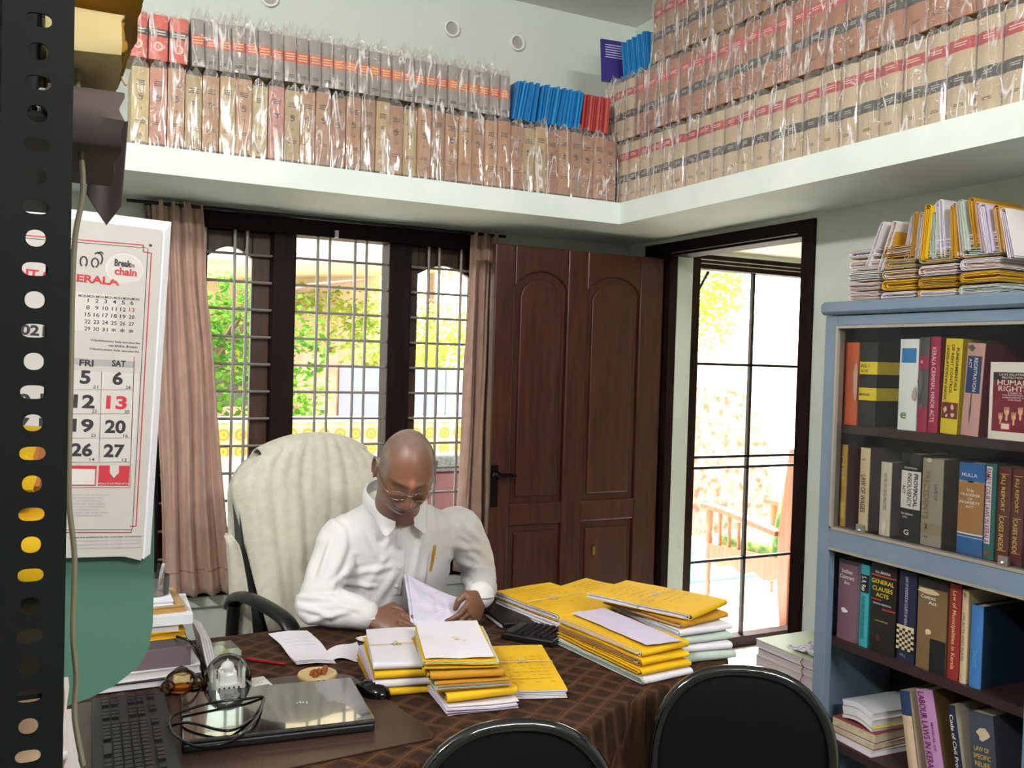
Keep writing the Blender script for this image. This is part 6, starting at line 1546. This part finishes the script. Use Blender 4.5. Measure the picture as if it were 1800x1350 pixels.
# ------------------------------------------------------------------ outside the windows
def leafmat(name, a, b_):
    m = D.materials.new(name); m.use_nodes = True; n = m.node_tree.nodes; L = m.node_tree.links; n.clear()
    out = n.new('ShaderNodeOutputMaterial'); di = n.new('ShaderNodeBsdfDiffuse'); tl = n.new('ShaderNodeBsdfTranslucent'); mx = n.new('ShaderNodeMixShader'); mx.inputs[0].default_value = .5
    tc = n.new('ShaderNodeTexCoord'); t = n.new('ShaderNodeTexNoise'); t.inputs['Scale'].default_value = 3; L.new(tc.outputs['Object'], t.inputs['Vector'])
    r = n.new('ShaderNodeValToRGB'); r.color_ramp.elements[0].position = .35; r.color_ramp.elements[1].position = .65; r.color_ramp.elements[0].color = lin(a)+(1,); r.color_ramp.elements[1].color = lin(b_)+(1,)
    L.new(t.outputs[0], r.inputs[0]); L.new(r.outputs[0], di.inputs[0]); L.new(r.outputs[0], tl.inputs[0]); L.new(di.outputs[0], mx.inputs[1]); L.new(tl.outputs[0], mx.inputs[2]); L.new(mx.outputs[0], out.inputs[0]); return m
M_leaf = leafmat('sunlit leaves', (190, 200, 100), (140, 170, 66)); M_leaf2 = leafmat('green leaves', (96, 140, 50), (56, 100, 36))
M_bark = mat('bark', (120, 96, 80), .9)
def foliage(name, label, cat, c, r_, n, ml, trunk=None, seed=1, leaf=.09, branches=None):
    r = thing(name, label, cat, (c[0], c[1], -.3)); rs = random.Random(seed); g = G()
    for k in range(n):
        a, b_ = rs.uniform(0, 2*PI), math.acos(rs.uniform(-1, 1)); q = rs.uniform(.35, 1)**.5*(1+.25*math.sin(3*a+seed)*math.sin(2*b_))
        p = Vector((r_[0]*q*math.sin(b_)*math.cos(a), r_[1]*q*math.sin(b_)*math.sin(a), c[2]+.3+r_[2]*q*math.cos(b_)))
        if p.z < .02: continue
        d = Vector((rs.uniform(-1, 1), rs.uniform(-1, 1), rs.uniform(-.8, .5))).normalized(); s_ = d.cross(Vector((rs.uniform(-1, 1), rs.uniform(-1, 1), 1))).normalized()*leaf*.33
        d = d*leaf*rs.uniform(.7, 1.3); g.add([p, p+d*.5+s_, p+d, p+d*.5-s_], [(0, 1, 2, 3)])
    g.build('foliage', ml, r)
    if trunk: 
        g = G(); g.tube([(0, 0, 0), (.05, 0, c[2]*.5), (0, .05, c[2]+.2)], [trunk, trunk*.8, trunk*.4], 8)
        for q in branches or []: g.tube(q, [trunk*.5]*(len(q)-1)+[trunk*.2], 7)
        g.build('trunk', M_bark, r, 60)
    return r
foliage('shrub', 'bright green shrub outside the left casement of the window', 'shrub', (1.25, 6.9, 1.15), (.62, .5, .95), 3200, M_leaf2, .05, 1, .065, [[(-.1, 0, 1.9), (.2, 0, 2.25), (.5, 0, 2.35), (.9, 0, 2.42)], [(-.2, 0, 1.8), (.1, .1, 2.3), (.4, .1, 2.6)]])
foliage('tree', 'sunlit leafy tree beyond the gate in the middle of the window', 'tree', (3.6, 13.0, 1.75), (2.1, .9, .75), 5200, M_leaf, .1, 2, .10)
foliage('tree', 'tall pale tree crown at the upper right of the central window opening', 'tree', (5.9, 15, 3.9), (1.6, 1.0, .9), 2600, M_leaf, .12, 3, .12)
foliage('shrub', 'hedge seen low through the right casement of the window', 'shrub', (5.2, 11.5, 1.55), (1.1, .5, .6), 2400, M_leaf, .06, 4, .08)
foliage('tree', 'tree seen through the upper left pane of the passage grille', 'tree', (8.5, 11.2, 2.9), (1.0, .8, 1.1), 3200, M_leaf, .08, 5, .11)
# neighbouring building
nb = thing('neighbour_building', 'peach building with an overhanging upper storey beyond the gate', 'building', (3.2, 10.6, -.3))
g = G(); g.box(-2.2, 1.15, 2.5, 6, 0, 6); g.build('wall', mat('peach plaster', (216, 196, 178), .85, var=(2, (206, 180, 158))), nb)
g = G(); g.prism([(-2.2, 2.72), (1.4, 3.05), (1.4, 4.8), (-2.2, 4.8)], -.3, 2.45, 'y'); g.build('overhang', mat('peach overhang', (220, 190, 168), .85), nb)
g = G(); g.box(-1.4, -.6, 2.46, 2.49, 1.0, 2.0); g.build('window', P(90, 80, 80), nb)
nb2 = thing('white_house', 'pale green-grey house wall outside the left casement', 'building', (1.0, 8.4, -.3))
G().box(-1.6, .75, 0, 3, 2.82, 5.0).build('upper_wall', mat('pale green plaster', (186, 198, 184), .85), nb2)
G().box(-1.6, .78, -.05, 0, 2.70, 2.82).build('ledge', P(206, 206, 200), nb2); G().box(-1.6, -1.4, 0, .2, 0, 2.82).build('pillar', P(206, 206, 200), nb2); G().box(-1.4, -.4, .2, .3, 0, 2.7).build('lower_wall', P(150, 160, 150), nb2)
# gate with pillars
gt_ = thing('gate', 'grey-blue sheet metal gate between brick-pink pillars', 'gate', (2.2, 9.0, -.3))
G().box(.38, 1.52, 0, .05, .1, 1.72).build('gate_leaf', mat('grey blue gate', (112, 116, 138), .6), gt_); G().box(1.55, 2.9, 0, .05, .1, 1.72).build('gate_leaf', mat('grey blue gate light', (140, 156, 170), .6), gt_)
for x0 in (-.02, 2.95):
    p = G().box(x0, x0+.36, -.05, .32, 0, 1.85).build('pillar', mat('brick pink pillar', (206, 130, 110), .85, var=(6, (186, 104, 86))), gt_)
G().box(-3.0, -.03, .05, .2, 0, 1.3).build('side_wall', mat('brick pink pillar', (206, 130, 110), .85), gt_)
# tiled parapet
m = D.materials.new('ornamental tiles'); m.use_nodes = True; n = m.node_tree.nodes; L = m.node_tree.links; b = n['Principled BSDF']; tc = n.new('ShaderNodeTexCoord')
vo = n.new('ShaderNodeTexVoronoi'); vo.inputs['Scale'].default_value = 9; vo.inputs['Randomness'].default_value = 0; L.new(tc.outputs['Object'], vo.inputs['Vector'])
r = n.new('ShaderNodeValToRGB'); e = r.color_ramp.elements; e[0].color = lin((200, 80, 40))+(1,); e[1].position = .75; e[1].color = lin((240, 226, 170))+(1,)
q = e.new(.18); q.color = lin((220, 180, 60))+(1,); q = e.new(.3); q.color = lin((190, 90, 50))+(1,); q = e.new(.42); q.color = lin((226, 206, 120))+(1,)
L.new(vo.outputs['Distance'], r.inputs[0]); L.new(r.outputs[0], b.inputs['Base Color'])
tp = thing('tiled_parapet', 'low parapet faced with yellow and red ornamental tiles outside the window', 'parapet', (0, 6.15, -.01))
G().box(-2, 3.9, 0, .05, .86, 1.08).build('tile_band', m, tp); G().box(-2, 3.9, -.02, .2, 1.08, 1.11).build('coping', P(236, 228, 206), tp)
G().box(-2, 3.9, .051, .19, 0, 1.08).build('parapet_core', P(236, 228, 206), tp)
# veranda furniture by the window
sf = thing('maroon_armchair', 'maroon cushioned chair back outside behind the man, right casement', 'chair', (2.02, 5.0, -.01))
g = G(); g.cbox((0, 0, .62), (.62, .14, .52)); g.build('backrest', mat('maroon leather', (90, 34, 44), .3), sf, 60, .05)
G().cbox((0, -.28, .34), (.60, .50, .16)).build('seat', mat('maroon leather', (90, 34, 44), .3), sf, 60, .04)
g = G(); g.cbox((0, .0, .92), (.52, .13, .10)); g.build('head_cushion', mat('grey patterned cloth', (120, 120, 118), .9, var=(60, (70, 72, 74))), sf, 60, .04)
for x_ in (-.26, .26):
    for y_ in (-.48, .0): G().box(x_-.02, x_+.02, y_-.02, y_+.02, 0, .27).build('leg', M_black, sf)
# ------------------------------------------------------------------ wooden armchair on the veranda
M_aw = wood('reddish armchair wood', (150, 88, 66), (176, 108, 82), .4)
# side frame in the vertical plane from the front leg to the back leg
A = at(1243, 1052, 'z', 0); B = at(1378, 1100, 'z', 0)
dv = (B-A); Ls = dv.length; ang = math.atan2(dv.y, dv.x)
ac = thing('wooden_armchair', 'carved reddish wooden armchair with green cushions on the veranda', 'chair', (A.x, A.y, -.01), ang)
k_ = .60/1.0
def turned(x, y, z0_, z1_, r_=.024):
    prof = []; H = z1_-z0_
    for t, q in ((0, .55), (.05, .6), (.12, .9), (.16, .6), (.20, .95), (.26, .6), (.36, .8), (.5, 1.0), (.62, .75), (.68, 1.0), (.74, .7), (.80, 1.05), (.9, 1.1), (1, 1.1)): prof.append((r_*q, z0_+H*t))
    return G().lathe(prof, (x, y, 0), 14)
DW = .58
for s_, y_ in ((0, .0), (1, DW)):
    turned(0, y_, .0, .60).build('front_leg', M_aw, ac, 60)
    g = G(); g.prism([(Ls-.02, 0), (Ls+.04, 0), (Ls+.035, .30), (Ls+.05, .62), (Ls+.10, .90), (Ls+.13, 1.04), (Ls+.07, 1.08), (Ls+.01, 1.06), (Ls-.02, .85), (Ls-.055, .55), (Ls-.06, .30)], y_-.02, y_+.02, 'y'); g.build('back_leg', M_aw, ac, bevel=.006)
    g = G(); N_ = 9; low_ = [(.02+(Ls-.07)*i/N_, .26+.02*math.cos(i*2.1)) for i in range(N_+1)]
    g.prism([(.0, .38), (.0, .28)]+low_+[(Ls-.05, .40)], y_-.015, y_+.015, 'y'); g.build('side_rail', M_aw, ac)
    g = G(); g.sheet(lambda u, v: (-.05+(Ls-.01)*u, y_-.04+.08*v, .635-.07*math.sin(u*1.5)*u), 14, 2, .03); g.build('armrest', M_aw, ac, 60)
    for i in range(3): turned(.10+.085*i, y_, .37, .60-.02*i, .014).build('spindle', M_aw, ac, 60)
g = G(); g.box(-.02, .02, 0, DW, .27, .37); g.build('front_rail', M_aw, ac); g = G(); g.box(Ls-.04, Ls, 0, DW, .27, .37); g.build('back_rail', M_aw, ac)
G().box(Ls+.05, Ls+.09, 0, DW, .92, 1.04).build('crest_rail', M_aw, ac, bevel=.01)
for i in range(5): G().box(Ls+.03, Ls+.05, .06+i*.11, .10+i*.11, .38, .92).build('back_slat', M_aw, ac)
M_gc = mat('green patterned cushion', (70, 130, 70), .85, var=(14, (170, 180, 110), .12))
g = G(); g.cbox((Ls*.48, DW/2, .415), (Ls-.10, DW-.06, .10)); g.build('seat_cushion', M_gc, ac, 60, .03)
g = G(); g.cbox((Ls-.085, DW/2, .68), (.09, DW-.06, .48), ry=.22); g.build('back_cushion', M_gc, ac, 60, .035)
# mats on the veranda
c1 = at(1290, 1128, 'z', 0)
g = G(); g.prism([(c1.x+.62*math.cos(2*PI*k/40), c1.y-.17+.42*math.sin(2*PI*k/40)) for k in range(40)], -.0095, -.001, 'z')
o = g.warp(lambda p: (p[0], max(p[1], Y+.23), p[2])).build('doormat', mat('red patterned rug', (190, 112, 84), .95, var=(16, (232, 200, 170), .06)), None); tag(o, 'red and cream patterned rug just beyond the passage grille', 'rug')
c2_ = at(1245, 990, 'z', 0)
o = G().box(-.75, .35, -.45, .40, -.0095, -.004).build('mat', mat('teal mat', (40, 150, 130), .9), None); o.location = (c2_.x, c2_.y, 0); tag(o, 'teal green mat on the veranda behind the wooden armchair', 'mat')
# compound wall of rough red stone
cw = thing('compound_wall', 'rough reddish patterned stone wall beyond the veranda', 'wall', (5.45, 7.3, -.3))
g = G(); g.prism([(-.6, 0), (1.35, 0), (1.30, .6), (1.25, .95), (1.12, 1.3), (.95, 1.55), (.6, 1.6), (0, 1.63), (-.6, 1.62)], 0, .2, 'y')
g.build('stone_face', mat('rough laterite', (156, 92, 68), .95, var=(11, (206, 166, 142), .14), bump=(14, .8, .05)), cw)
g = G(); g.box(-.6, 3.5, .21, .4, 0, 1.2); g.build('white_wall', P(236, 232, 226), cw)
